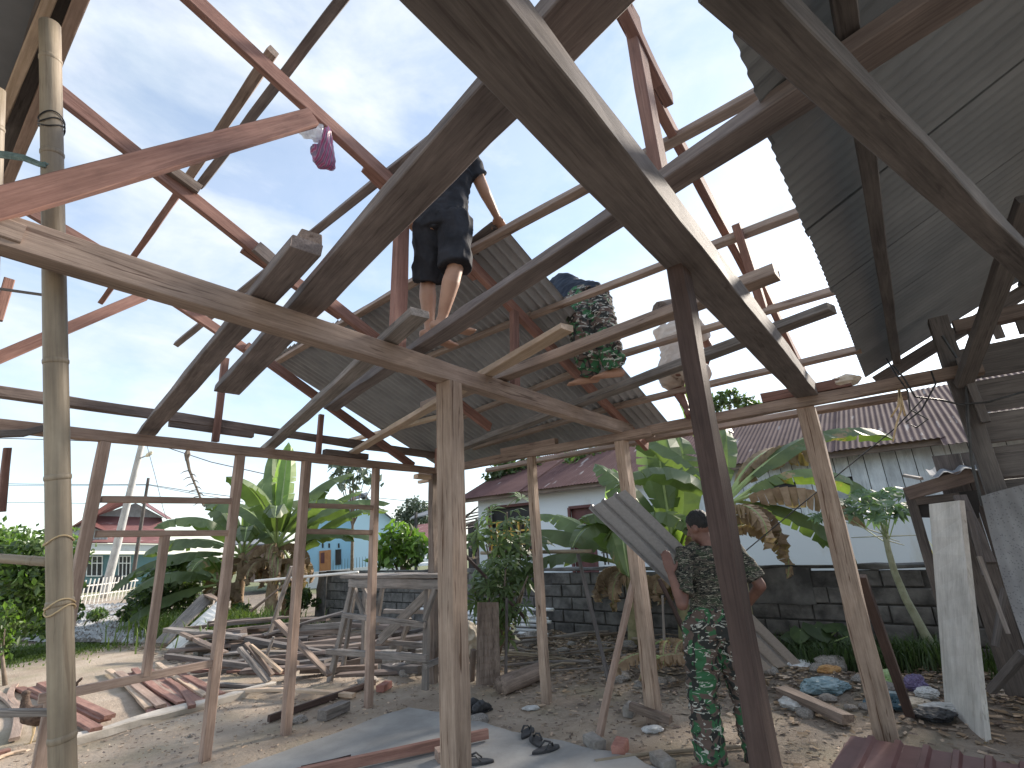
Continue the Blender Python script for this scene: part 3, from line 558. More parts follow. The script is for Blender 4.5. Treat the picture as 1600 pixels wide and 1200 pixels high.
YW = empty('yard_wall', M2.translation, 'low white yard wall with spiked railing before the blue house', 'wall')
poly('wall', M2, [(470, 896), (628, 880), (628, 930), (470, 930)], 'paint_pale', YW, -2, .2)
for k in range(22): x = 520+k*4.6; y = 891-(x-520)*.1; poly('spike', M2, [(x, y), (x+.7, y), (x+.7, y-15), (x+.3, y-17)], 'dark', YW, -1.95, .03)
# more far roofs
D3 = 32; M3 = facing(660, 870, D3)
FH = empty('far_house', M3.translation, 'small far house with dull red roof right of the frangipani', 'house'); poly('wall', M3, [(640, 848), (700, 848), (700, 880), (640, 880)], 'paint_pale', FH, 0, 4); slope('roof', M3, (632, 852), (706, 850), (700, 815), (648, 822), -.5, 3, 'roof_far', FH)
FT = empty('market_canopy', M3.translation, 'grey tin canopy with pale striped awning before the far house', 'canopy'); slope('roof', M3, (640, 812), (690, 800), (690, 792), (648, 806), -6, -3, 'old_tin', FT)
for k in range(4): slope('awning_sheet', M3, (634+3*k, 862+8*k), (690, 858+8*k), (690, 854+8*k), (640+3*k, 857+8*k), -6, -5.4, 'pvc', FT)
for x in (650, 684): a = fp(M3, x, 895, -6); b = fp(M3, x, 800, -6); m_ = MB(); m_.bar(a, b, .12, .12); m_.build('post', 'dark', FT, origin=a)
GH = empty('grey_house', PZ(420, 925), 'grey wooden house glimpsed between the banana stems', 'house'); M4 = facing(410, 915, 22)
poly('wall', M4, [(372, 850), (445, 850), (445, 910), (372, 910)], 'wood_old', GH, 0, 3); slope('roof', M4, (362, 852), (455, 852), (440, 832), (380, 832), -.6, 2, 'old_tin', GH); w = poly('railing', M4, [(408, 888), (436, 888), (436, 890), (408, 890)], 'frame_white', GH, -1, .05)
for k in range(9): poly('baluster', M4, [(409+k*3.2, 890.5), (410+k*3.2, 890.5), (410+k*3.2, 906), (409+k*3.2, 906)], 'frame_white', w, -1, .05)
# utility poles and wires
def pole(x0, y0, x1, y1, D, r, label, mat):
    a = PD(x0, y0, D); b = PD(x1, y1, D); a.z = max(a.z, 0) if a.z > .5 else 0; return round_pole('utility_pole', [a, b], (r, r*.75), mat), a, b
SP = empty('street_light', PD(165, 925, 30), 'grey concrete street light pole at the far left', 'street light'); a = PD(163, 932, 24); b = PD(225, 680, 24); o = round_pole('pole', [a, b], (.20, .12), 'pole_grey', SP)
h = PD(219, 716, 24); e = PD(231, 711, 23.9); m_ = MB(); m_.bar(h, e, .05); m_.build('arm', 'pole_grey', SP, origin=h); m_ = MB(); hd = (PD(235, 708, 23.9)-e).normalized(); m_.tube([e-hd*.12, e, e+hd*.2, e+hd*.28], [.04, .10, .09, .03], 8); m_.build('lamp_head', 'lamp_glass', SP, origin=e)
tag(round_pole('utility_pole', [PD(207, 905, 27), PD(232, 747, 27)], (.10, .07), 'wood_shed'), 'thin dark wooden pole right of the street light', 'pole')
def wire(label, pts, D, r=.012):
    P = [PD(x, y, D) for x, y in pts]; m_ = MB(); m_.tube(P, r, 4); tag(m_.build('wire', 'wire', origin=P[0]), label, 'wire', 'overhead wires')
wire('uppermost overhead wire running to the street light top', [(-60, 683), (80, 687), (165, 690), (245, 694), (330, 722), (420, 742)], 23, .018)
wire('middle overhead wire ending at the thin dark pole', [(-60, 755), (90, 757), (232, 757), (300, 768), (380, 778)], 27, .016); wire('second wire just below the middle overhead wire', [(-60, 758), (90, 759), (232, 758), (300, 771), (380, 784)], 27, .012)
wire('lowest overhead wire crossing left of the red roofed house', [(-60, 785), (60, 785), (150, 787)], 30, .014); wire('wire hanging from the street light over the banana clump', [(228, 690), (242, 742), (255, 795), (262, 815)], 23, .012); wire('faint wire right of the blue house', [(560, 775), (640, 783), (700, 784)], 30, .016)

# ------------------------------------------------------------------ vegetation
def leaf_cloud(name, blobs, n, size, mats, parent, seed=1, flat=.0, aspect=2.0):
    r = np.random.default_rng(seed); B = np.array([b[:3] for b in blobs]); Rd = np.array([b[3:] for b in blobs]); idx = r.choice(len(blobs), n, p=(Rd.prod(1)**.6)/(Rd.prod(1)**.6).sum())
    d = r.normal(size=(n, 3)); d /= np.linalg.norm(d, axis=1)[:, None]; rad = r.uniform(.25, 1, n)**.45
    P = B[idx]+d*Rd[idx]*rad[:, None]*(1+.18*r.normal(size=(n, 1)))
    u = r.normal(size=(n, 3)); u[:, 2] -= .35; u /= np.linalg.norm(u, axis=1)[:, None]; w = np.cross(u, r.normal(size=(n, 3))); w /= np.linalg.norm(w, axis=1)[:, None]
    s = size*r.uniform(.6, 1.4, (n, 1)); nn = np.cross(u, w)
    V = np.stack([P-u*s*.5, P-w*s*.5/aspect+nn*s*.06, P+u*s*.5, P+w*s*.5/aspect+nn*s*.06], 1).reshape(-1, 3)
    V[:, 2] = np.maximum(V[:, 2], .01); F = [(4*i, 4*i+1, 4*i+2, 4*i+3) for i in range(n)]; o = Vector(B.mean(0)); V = V-np.array(o)
    me = mesh(name, V.tolist(), F, mats, r.integers(0, len(mats), n).tolist() if not isinstance(mats, str) else None); return add(name, me, parent, Matrix.Translation(o))
def blob_rand(c, R, k, r0, seed):
    q = random.Random(seed); out = []
    for _ in range(k): out.append((c[0]+q.uniform(-1, 1)*R[0], c[1]+q.uniform(-1, 1)*R[1], c[2]+q.uniform(-1, 1)*R[2])+tuple(r0*q.uniform(.6, 1.2) for _ in range(3)))
    return out
def tree(name, base, blobs, n, size, mats, label, cat, tr=.08, seed=1, group=None, sub=5):
    t = empty(name, base, label, cat, group); leaf_cloud('crown', blobs, n, size, mats, t, seed)
    base = Vector(base); m_ = MB(); c = Vector(np.mean([b[:3] for b in blobs], 0)); m_.tube([base, base.lerp(c, .5)+Vector((.1*tr, 0, 0)), c], [tr, tr*.75, tr*.4], 8)
    for b in blobs[::max(1, len(blobs)//sub)]: m_.tube([base.lerp(c, .55), Vector(b[:3])], [tr*.5, tr*.15], 5)
    m_.build('trunk', 'bark', t, origin=base, smooth=True); return t
# hedge at the left edge
hb = Vector((2.9, 16.2, 0)); hb = PZ(25, 1012); HG = []
q = random.Random(4)
for k in range(26):
    x = q.uniform(-60, 100); y = q.uniform(838, 985); p = PD(x, y, q.uniform(8.8, 10.2)); HG.append((p.x, p.y, max(p.z, .25), .42, .42, .36))
tree('hedge_bush', PD(10, 1010, 9.6).xy.to_3d(), HG, 9000, .13, ['leaf_bright', 'leaf_mid', 'leaf_mid', 'leaf_dark'], 'dense green leafy bush at the left edge behind the bamboo pole', 'bush', .07, 3)
hp = PD(14, 1045, 7.2); tree('hedge_bush', (hp.x, hp.y, 0), [(PD(x, y, 7.3).x, PD(x, y, 7.3).y, max(.1, PD(x, y, 7.3).z), .16, .16, .2) for x, y in ((-8, 985), (5, 1000), (-10, 1030), (10, 960))], 420, .11, ['leaf_bright', 'leaf_mid'], 'small drooping leafy shrub below the left bush', 'bush', .03, 5)
# frangipani behind the trestle
FB = [tuple(PD(x, y, 12))+(.32, .32, .26) for x, y in ((605, 850), (625, 830), (640, 845), (655, 865), (612, 872), (635, 870), (598, 870), (648, 848))]
fb = PZ(625, 935, .0); fb = PD(628, 930, 12); tree('frangipani_shrub', (fb.x, fb.y, 0), FB, 420, .27, ['leaf_bright', 'leaf_bright', 'leaf_mid'], 'bright green frangipani shrub behind the timber trestle', 'shrub', .06, 7)
tree('far_tree', (PD(645, 880, 70).x, PD(645, 880, 70).y, 0), [tuple(PD(x, y, 70))+(1.3, 1.3, 1.1) for x, y in ((632, 800), (645, 788), (658, 795), (664, 806), (640, 812), (655, 815), (626, 812), (648, 800))], 2600, .42, ['leaf_far'], 'round hazy far tree above the distant roofs', 'tree', .4, 8)
tree('casuarina_tree', (PD(550, 900, 22).x, PD(550, 900, 22).y, 0), [tuple(PD(x, y, 22))+(.5, .5, .3) for x, y in ((525, 728), (545, 735), (560, 728), (570, 745), (545, 760), (535, 745), (585, 750))], 150, .45, ['leaf_far'], 'thin feathery tree top above the blue house', 'tree', .08, 9)
for i, (pts, D, lab) in enumerate(((((780, 735), (795, 728), (810, 738), (825, 722), (770, 745), (840, 730)), 15.5, 'sparse dark tree behind the white house roof ridge'), (((930, 712), (960, 706), (900, 720), (985, 708), (950, 725), (1010, 712), (1040, 705)), 14.5, 'leafy tree behind the white house, above the right banana plants'), (((1120, 628), (1140, 622), (1160, 630), (1105, 640), (1180, 640)), 16, 'small tree crown peeping above the plate right of the dark post'))):
    b = PD(pts[0][0], 900, D); tree('garden_tree', (b.x, b.y, 0), [tuple(PD(x, y, D))+(.34, .34, .28) for x, y in pts], 900, .17, ['leaf_dark', 'leaf_mid'], lab, 'tree', .07, 20+i)
# cassava with palmate leaves beside the bamboo rack
def palm_leaf(mb, c, nrm, r, k=7, w=.17, m=0, a0=0, full=False):
    nrm = Vector(nrm).normalized(); x = nrm.orthogonal().normalized(); y = nrm.cross(x)
    for j in range(k):
        a = a0+(j-(k-1)/2)*(.75 if not full else .82); d = x*math.cos(a)+y*math.sin(a); s = nrm.cross(d); L = r*(1-.12*abs(j-(k-1)/2)/3); t = c+d*L-nrm*L*.28; mid = c+d*L*.55+nrm*L*.03
        mb.quad(c, mid-s*L*w, t, mid+s*L*w, m=m)
def palmate(name, base, nodes, n, r, mat, label, cat, seed, w=.17, spread=.35, stem='bark'):
    q = random.Random(seed); t = empty(name, base, label, cat); base = Vector(base)
    st = MB()
    for nd in nodes: st.tube([base, base.lerp(Vector(nd), .5)+Vector((q.uniform(-.05, .05), q.uniform(-.05, .05), 0)), nd], [.022, .018, .01], 6)
    st.build('stem', stem, t, origin=base, smooth=True)
    for i in range(n):
        nd = Vector(q.choice(nodes)); nd = base.lerp(nd, q.uniform(.45, 1.05)); d = Vector((q.uniform(-1, 1), q.uniform(-1, 1), q.uniform(-.1, .7))).normalized(); c = nd+d*spread*q.uniform(.5, 1.1)
        mb = MB(); mb.tube([nd, nd.lerp(c, .5)+Vector((0, 0, .03)), c], .005, 4, m=1); palm_leaf(mb, c, d*.6+Vector((q.uniform(-.3, .3)-.4, q.uniform(-.3, .3)-.3, .8)), r*q.uniform(.7, 1.15), w=w, a0=q.uniform(0, 6)); mb.build('leaf', [mat, 'midrib'], t, origin=nd)
    return t
cb = PD(790, 1000, 7.2); cb.z = .1; palmate('cassava_plant', cb, [PD(x, y, 7.2) for x, y in ((792, 800), (815, 812), (775, 830), (760, 850), (800, 845), (830, 835))], 60, .27, 'leaf_mid', 'cassava plant with fingered leaves in front of the yellow window', 'plant', 5, .13, .3)
cb = PD(775, 1010, 6.6); cb.z = .1; palmate('cassava_plant', cb, [PD(x, y, 6.6) for x, y in ((760, 900), (790, 890), (805, 930), (765, 940), (825, 900), (740, 915), (785, 960))], 50, .22, 'leaf_mid', 'low dark leafy plant in the shade under the bamboo rack', 'plant', 6, .14, .25)
# papaya by the wall
PP = [(PX(1476, 1046, 7.5)), PX(1442, 985, 7.45), PX(1415, 935, 7.4), PX(1398, 895, 7.4), PX(1388, 860, 7.4), PX(1380, 820, 7.4)]
PA = empty('papaya_tree', PP[0], 'young papaya tree with curved stem in front of the block wall', 'tree'); mb = MB(); mb.tube(PP, [.05, .045, .04, .035, .03, .028], 8); mb.build('trunk', 'papaya_stem', PA, origin=PP[0], smooth=True)
q = random.Random(2); top = PP[-1]
for i, (x, y, dx) in enumerate(((1295, 800, .1), (1320, 785, -.2), (1345, 778, -.3), (1360, 790, -.4), (1375, 775, .2), (1395, 790, -.3), (1412, 772, .1), (1405, 800, -.2), (1335, 800, -.4), (1370, 808, -.5), (1425, 790, .2), (1280, 808, 0), (1350, 770, .3), (1388, 768, .3))):
    c = PX(x, y, 7.4+dx); mb = MB(); mb.tube([top-Vector((0, 0, .02*i)), top.lerp(c, .55)+Vector((0, 0, .05)), c], .006, 5, m=1); palm_leaf(mb, c, Vector((-.55+q.uniform(-.3, .3), -.2+q.uniform(-.4, .4), .9)), .20, 9, .15, a0=q.uniform(0, 6), full=True); palm_leaf(mb, c+Vector((0, 0, .004)), Vector((-.55+q.uniform(-.3, .3), -.2+q.uniform(-.4, .4), .9)), .13, 9, .2, a0=q.uniform(0, 6), full=True); mb.build('leaf', ['leaf_papaya', 'midrib'], PA, origin=c)
for (x, y, x2, y2) in ((1378, 838, 1405, 846), (1380, 838, 1330, 840), (1384, 836, 1318, 815), (1386, 838, 1440, 836), (1388, 845, 1413, 852)):
    m_ = MB(); a = PX(x, y, 7.4); m_.tube([a, PX(x2, y2, 7.3)], [.007, .004], 5); m_.build('bare_stalk', 'papaya_stem', PA, origin=a)
mb = MB(); c = PX(1446, 838, 7.3)
for k in range(5): mb.quad(c, c+Vector((0, -.03+.015*k, -.1)), c+Vector((.02, .02*k-.04, -.27)), c+Vector((0, .03*k-.05, -.15)))
mb.build('dead_leaf', 'leaf_yellow', PA, origin=c)

# banana plants
def banana_leaf(parent, base, dirv, L, Wd, droop, mat='banana', twist=0, tear=.25, fold=.35, seed=0, rise=.6, stalk=.18, tip=1.0):
    """blade on a drooping midrib; side lobes split like wind-torn banana leaf"""
    q = random.Random(seed); d = Vector(dirv); hz_ = Vector((d.x, d.y, 0)); hz_ = hz_.normalized() if hz_.length > 1e-4 else Vector((1, 0, 0)); n = 18; P = []; p = Vector(base); el = math.atan2(d.z, Vector((d.x, d.y, 0)).length)
    side = Vector((0, 0, 1)).cross(hz_).normalized(); bend = q.uniform(-.15, .15)
    for k in range(n+1):
        t = k/n; P.append(p.copy()); e = el-droop*(t**1.5); dd = hz_*math.cos(e)+Vector((0, 0, math.sin(e)))+side*bend*t; p = p+dd.normalized()*(L/n)
    mb = MB(); mb.tube(P, [.022*(1-.85*k/n)*min(1.6, L/1.6)+.003 for k in range(n+1)], 6, m=1)
    for s in (-1, 1):
        k0 = int(n*stalk); prev = None; gap = 0; sag = 0
        for k in range(k0, n+1):
            t = (k-k0)/(n-k0); wdt = Wd/2*(math.sin(math.pi*min(1, t*.92+.06))**.55)*(1-.25*t); 
            if k == n: wdt = .02
            tg = (P[min(k+1, n)]-P[max(k-1, 0)]).normalized(); sd = tg.cross(Vector((0, 0, 1))); sd = sd.normalized() if sd.length > .05 else side
            up = sd.cross(tg); ca = fold+sag; ctw = twist
            lat = (sd*math.cos(ctw)+up*math.sin(ctw))*s; upn = (up*math.cos(ctw)-sd*math.sin(ctw))
            e1 = P[k]+lat*wdt*.5*math.cos(ca*.3)+upn*wdt*.18+tg*.03; e2 = P[k]+lat*wdt*math.cos(ca)-upn*wdt*math.sin(ca)*1.0+tg*wdt*.25+upn*.02*math.sin(k*2.1)
            cur = (P[k], e1, e2)
            if prev: mb.quad(prev[0], cur[0], cur[1], prev[1]); mb.quad(prev[1], cur[1], cur[2] if q.random() > tear*.2 else cur[1].lerp(cur[2], .8), prev[2])
            if q.random() < tear: sag = q.uniform(-.15, .55)*min(1, tear*2.5); e1 = e1.lerp(P[k], .0)-upn*.015; e2 = P[k]+lat*wdt*math.cos(fold+sag)-upn*wdt*math.sin(fold+sag)+tg*wdt*(.25+q.uniform(.02, .12)); cur = (P[k], e1, e2)
            prev = cur
    return mb.build('leaf', [mat, 'midrib'], parent, origin=base)
def banana(base, h, label, leaves, r=.10, seed=0, lean=(0, 0), stem='stem_banana', group=None, skirt=5):
    base = Vector(base); t = empty('banana_plant', base, label, 'banana plant', group); top = base+Vector((lean[0], lean[1], h)); m_ = MB(); P = [base.lerp(top, k/6)+Vector((.02*math.sin(k*2), .02*math.cos(k), 0)) for k in range(7)]; m_.tube(P, [r*(1.15-.55*k/6) for k in range(7)], 10); m_.build('stem', stem, t, origin=base, smooth=True)
    q = random.Random(seed+50)
    for i, lf in enumerate(leaves):
        az, el, L, Wd, dr = lf[:5]; kw = lf[5] if len(lf) > 5 else {}; kw.setdefault('seed', seed*31+i); banana_leaf(t, top-Vector((0, 0, .04*(i % 4))), Vector((math.cos(az)*math.cos(el), math.sin(az)*math.cos(el), math.sin(el))), L, Wd, dr, **kw)
    for i in range(skirt):        # dead leaves hanging round the stem
        a = q.uniform(0, 6.28); o = top-Vector((0, 0, q.uniform(.05, .5)*h*.5)); banana_leaf(t, o, Vector((math.cos(a), math.sin(a), .2)), q.uniform(.7, 1.2)*min(1.15, h/1.5), .38, 2.6, 'banana_dry', tear=.9, fold=1.1, seed=seed*77+i, stalk=.1)
    return t
azr = math.atan2(CR.y, CR.x)       # image right as a compass angle
def AZi(deg): return azr+math.radians(deg)      # 0 = image right, 90 = away, 180 = image left, 270 = toward the camera
LB = [((6.6, 14.6), 1.7, [(175, 20, 2.6, .62, .9), (150, 55, 2.5, .62, 1.0), (200, 10, 2.5, .6, 1.1), (185, 0, 2.3, .6, .9), (95, 75, 2.4, .6, .9), (60, 60, 2.3, .6, 1.2), (20, 45, 2.4, .6, 1.2), (240, 50, 2.2, .6, 1.5), (300, 40, 2.0, .55, 1.6)], 'left banana plant whose broad leaves reach the red roofed house'),
      ((6.9, 13.4), 1.9, [(120, 80, 2.3, .6, .5), (40, 65, 2.4, .6, 1.0), (10, 40, 2.6, .6, 1.0), (350, 20, 2.5, .55, 1.0), (170, 50, 2.3, .6, 1.3), (250, 70, 2.0, .6, 1.2), (290, 50, 2.2, .55, 1.7), (330, 50, 2.2, .55, 1.3), (85, 85, 2.3, .5, .2, dict(mat='banana_light'))], 'middle banana plant with tallest upright leaves in the left clump'),
      ((7.4, 13.5), 1.5, [(15, 48, 2.4, .5, 1.1), (30, 66, 2.2, .5, 1.0), (330, 40, 2.0, .6, 1.4), (160, 50, 2.0, .55, 1.3), (60, 75, 2.0, .55, .5)], 'right banana plant of the left clump, leaves reaching the blue house'),
      ((6.0, 14.2), 1.0, [(180, 15, 2.0, .5, 1.0), (200, -5, 1.9, .5, .9), (230, 30, 1.7, .5, 1.4), (160, 40, 1.9, .5, 1.1), (270, 50, 1.5, .5, 1.8, dict(mat='banana_old'))], 'short banana plant leaning out low on the left of the clump')]
for i, (b, h, lv, lab) in enumerate(LB):
    banana((b[0], b[1], 0), h, lab, [(AZi(l[0]), math.radians(l[1]), l[2]*1.22, l[3]*1.45, l[4])+tuple(l[5:]) for l in lv], .15, i+1, group='left banana clump', skirt=15, stem='stem_dry')
# dead banana flower stalk standing above the clump
fs = [PD(x, y, 14.5) for x, y in ((318, 790), (306, 760), (296, 735), (292, 715))]; FS = empty('dead_flower_stalk', fs[0], 'dry twisted flower stalk standing left of the banana leaves', 'dead stalk'); m_ = MB(); m_.tube(fs, [.03, .03, .04, .05], 6); m_.build('stalk', 'bark', FS, origin=fs[0])
m_ = MB()
for k in range(12): c = fs[0].lerp(fs[2], k/11); c2 = c+CR*(-.25 if k % 2 else .18)+Vector((0, 0, -.10)); m_.tube([c, c.lerp(c2, .6)+Vector((0, 0, .03)), c2], [.016, .014, .006], 4)
m_.build('bract', 'bark', FS, origin=fs[0]); m_ = MB(); m_.tube([fs[3]-Vector((0, 0, .1)), fs[3]+Vector((0, 0, .1)), fs[3]+Vector((0, 0, .3))], [.03, .09, .02], 6); m_.build('bud', 'bark', FS, origin=fs[3])
RB = [((7.35, 2.05), 1.95, [(97, 84, 2.0, .5, .25, dict(mat='banana_light', stalk=.3)), (5, 38, 2.7, .55, 1.05, dict(mat='banana_old', tear=.15)), (20, 50, 2.1, .5, 1.7, dict(mat='banana_dry', tear=.9, fold=1.0)), (345, 35, 1.9, .5, 2.0, dict(mat='banana_old')), (160, 55, 1.7, .5, 1.0), (60, 70, 1.5, .45, .8), (335, 20, 1.5, .4, 1.6, dict(mat='banana_dry', tear=.9, fold=1.1)), (200, 40, 1.6, .5, 1.4), (355, -10, 1.6, .45, 1.0)], 'large banana plant with long browned leaf right of the dark post'),
      ((7.3, 3.6), 1.15, [(170, 35, 1.7, .5, 1.1), (190, 20, 1.7, .5, 1.3), (150, 50, 1.6, .5, 1.0), (230, 60, 1.5, .5, 2.1), (255, 45, 1.6, .5, 2.3, dict(mat='banana_old')), (30, 55, 1.9, .5, 1.2), (10, 40, 1.7, .5, 1.3), (75, 75, 1.6, .5, .6, dict(mat='banana_light')), (300, 60, 1.5, .5, 2.2)], 'banana plant between the white door house and the carried sheet'),
      ((7.45, 2.9), 1.1, [(100, 86, 2.0, .7, .2, dict(stalk=.35)), (60, 78, 1.9, .75, .5), (140, 70, 1.8, .7, .7), (350, 55, 1.4, .5, 1.6), (200, 50, 1.5, .6, 1.2), (280, 60, 1.4, .55, 2.0, dict(mat='banana_light')), (120, 60, 1.7, .6, .9)], 'upright broad leaved banana plant just behind the soldier')]
for i, (b, h, lv, lab) in enumerate(RB):
    banana((b[0], b[1], .05), h, lab, [(AZi(l[0]), math.radians(l[1]), l[2]*1.18, l[3]*1.25, l[4])+tuple(l[5:]) for l in lv], .10, 10+i, group='right banana clump', skirt=6)
# taro by the wall
TA = empty('taro_plant', (7.35, 1.35, .1), 'dark broad leaved taro plant low against the block wall', 'plant'); q = random.Random(8)
for i, (x, y, s) in enumerate(((1250, 985, .17), (1275, 980, .2), (1310, 985, .22), (1265, 1000, .12), (1255, 1008, .11), (1290, 995, .14), (1325, 995, .14), (1240, 995, .13))):
    c = PX(x, y, 7.25+.05*(i % 3)); nrm = Vector((-.5+q.uniform(-.2, .2), q.uniform(-.4, .2), .85)).normalized(); a = nrm.orthogonal().normalized(); b = nrm.cross(a); an = q.uniform(0, 6); a, b = a*math.cos(an)+b*math.sin(an), b*math.cos(an)-a*math.sin(an)
    shp = [(.0, -.15), (-.45, -.55), (-.75, -.2), (-.7, .35), (-.35, .85), (0, 1.1), (.35, .85), (.7, .35), (.75, -.2), (.45, -.55)]; mb = MB(); ctr = c
    rim = [c+a*u*s+b*v*s-nrm*(.12*s*(abs(u)+max(0, v))) for u, v in shp]
    for k in range(len(rim)): mb.quad(ctr, rim[k], rim[(k+1) % len(rim)])
    mb.tube([c, (c+Vector((7.35, 1.35, .1)))/2+Vector((0, 0, .05)), Vector((7.35, 1.35, .08))], .008, 5, m=1); mb.build('leaf', ['leaf_dark', 'midrib'], TA, origin=c)
# dark leafy weeds (left of the trestle, banana foot) and grass
def blades(name, fn, n, h, mat, label, cat, seed=0, w=.012):
    q = random.Random(seed); V = []; F = []
    for k in range(n):
        x, y = fn(q); z = gz(x, y) if (x < 9 and y < 16) else 0; a = q.uniform(0, 6.28); hh = h*q.uniform(.4, 1.2); lx, ly = math.cos(a)*hh*.5, math.sin(a)*hh*.5; wx, wy = -math.sin(a)*w, math.cos(a)*w; i = len(V)
        V += [(x-wx, y-wy, z-.01), (x+wx, y+wy, z-.01), (x+lx*.4+wx*.7, y+ly*.4+wy*.7, z+hh*.65), (x+lx*.4-wx*.7, y+ly*.4-wy*.7, z+hh*.65), (x+lx, y+ly, z+hh*.85)]; F += [(i, i+1, i+2, i+3), (i+3, i+2, i+4)]
    return tag(add(name, mesh(name, V, F, mat)), label, cat, kind='stuff')
def patch(px, py, sx, sy, zz=0): 
    c = PZ(px, py); 
    return lambda q: (c.x+q.gauss(0, sx), c.y+q.gauss(0, sy))
blades('grass_patch', lambda q: (q.gauss(2.5, .85), q.gauss(14.3, .7)), 9000, .06, 'grass', 'short green grass on the bare yard at the left', 'grass', 1, .012)
blades('weeds', lambda q: (q.gauss(5.3, .5), q.gauss(13.2, 1.2)), 2600, .55, 'grass', 'tall green weeds around the left banana clump', 'weeds', 2, .015)
blades('weeds', lambda q: (q.uniform(6.9, 7.75), q.gauss(1.0, .45)), 2400, .28, 'leaf_dark', 'dark grass tuft below the taro against the block wall', 'weeds', 3, .007)
blades('weeds', lambda q: (q.uniform(7.0, 7.8), q.gauss(.3, .35)), 900, .3, 'leaf_mid', 'fern like weeds at the foot of the papaya', 'weeds', 4, .009)
blades('weeds', lambda q: (q.uniform(4.6, 6.5), q.gauss(11.6, .7)), 1500, .35, 'leaf_mid', 'green weeds around the old lumber pile', 'weeds', 5, .012)
for (x, y, D, R_, n, lab, sd) in ((255, 925, 12.5, .55, 1500, 'dark round bush beneath the left banana leaves', 31), (470, 935, 13, .30, 500, 'dark leafy bush between the left wall posts', 32), (200, 985, 13, .32, 800, 'low scrubby weeds bush beside the gravel heap', 33), (290, 905, 13.5, .6, 1500, 'shady bush behind the leaning boards', 34), (150, 988, 13.5, .2, 300, 'tiny weed clump at the edge of the gravel', 35), (380, 985, 12, .25, 500, 'grassy bush at the foot of the banana stems', 36)):
    c = PD(x, y, D); tree('wild_bush', (c.x, c.y, 0), blob_rand((c.x, c.y, max(.2, c.z)), (R_, R_, R_*.6), 9, R_*.7, sd), n, .15, ['leaf_dark', 'leaf_mid'], lab, 'bush', .03, sd)
# bamboo picket fence and gravel heap at the far left
FN = empty('picket_fence', PZ(130, 955), 'white bamboo picket fence in front of the red roofed house', 'fence'); fa, fbp = PD(30, 975, 17.5), PD(206, 935, 23.5); fa.z = .05; fbp.z = .05
nP = 25
for k in range(nP):
    p = fa.lerp(fbp, k/(nP-1)); tilt = Vector((random.uniform(.0, .05), random.uniform(-.02, .02), 0)); m_ = MB(); m_.tube([p, p+tilt+Vector((0, 0, random.uniform(.95, 1.02)))], .024, 6); m_.build('picket', 'bamboo_white', FN, origin=p)
for z in (.32, .72): m_ = MB(); m_.tube([fa+Vector((-.3, -.2, z)), fbp+Vector((.2, .3, z))], .03, 6); m_.build('rail', 'bamboo_white', FN, origin=fa)
q = random.Random(3); V = []; F = []; cc = PD(110, 985, 13.5)
for k in range(9000):
    a = q.uniform(0, 1); x = q.gauss(0, 1); y = q.gauss(0, 1); c = PZ(q.uniform(-40, 225), q.uniform(945, 998) if q.random() < .75 else q.uniform(990, 1006)); s = q.uniform(.03, .075); hgt = .28*max(0, 1-abs((c.y-20)/8))*(.6+.4*nz(c.x, c.y)); i = len(V); vs_ = [(c.x+q.uniform(-s, s), c.y+q.uniform(-s, s), max(0, hgt)+s*w_) for w_ in (-.5, .1, .3, .9)]
    vs_ = [(c.x-s, c.y-s*.5, hgt-.02), (c.x+s, c.y-s*.6, hgt-.02), (c.x+q.uniform(-.3, .3)*s, c.y+s, hgt), (c.x+q.uniform(-.4, .4)*s, c.y+q.uniform(-.4, .2)*s, hgt+s*q.uniform(.6, 1.2))]; V += vs_; F += [(i, i+1, i+3), (i+1, i+2, i+3), (i+2, i, i+3)]
tag(add('gravel_heap', mesh('gravel_heap', V, F, ['gravel', 'stone'], [0 if (k//3) % 3 else 1 for k in range(len(F))])), 'pale grey gravel heap before the picket fence', 'gravel', kind='stuff')
# ------------------------------------------------------------------ old shed on the right, its roof over the camera
SH = empty('old_shed', (4.8, -.44, 0), 'dark old shed with corrugated roof and plank wall at the right', 'shed')
sr = Vector((0, -1, .46)).normalized(); x = 5.47-.76*10; k = 0
while x < 5.2:
    w = .076*10; corrugated('roof_sheet', (x+w+.076, .10+random.uniform(-.012, .012), 2.885+.002*(k % 2)), sr, (-1, 0, 0), 4.6, w+.076, 'old_tin', SH, pitch=.076, amp=.007, per=6, rows=3); x += w; k += 1
for y0, z0 in ((-.16, 2.96), (-1.1, 3.39), (-2.1, 3.85), (-3.1, 4.31)): timber('roof_batten', (-1.6, y0, z0-.015), (5.5, y0, z0-.015), .06, .05, 'wood_shed', SH)
timber('hip_beam', PZ(1120, -50, 2.69), PZ(1640, 450, 2.69), .10, .08, 'wood_shed', SH, wob=.005)
for xx in (.2, 5.45): timber('rafter', (xx, .02, 2.80), (xx, -3.9, 4.60), .06, .10, 'wood_shed', SH, wob=.008)
timber('brace', (4.7, -.47, 2.5), (3.3, -.8, 3.1), .10, .06, 'wood_shed', SH)
timber('post', (4.8, -.46, -.05), (4.8, -.46, 3.05), .12, .12, 'wood_shed', SH, up=(1, 0, 0), wob=.01); timber('post', (4.8, -1.75, -.05), (4.8, -1.75, 3.6), .12, .12, 'wood_shed', SH, up=(1, 0, 0), wob=.01)
timber('wall_beam', (4.78, -.53, 2.95), (4.78, -3.6, 2.97), .08, .09, 'wood_beam', SH, wob=.01)
for k in range(12): timber('lattice_slat', (4.80, -.62-k*.13, 2.80), (4.80, -.62-k*.13, 2.90), .055, .02, 'wood_shed', SH, up=(1, 0, 0))
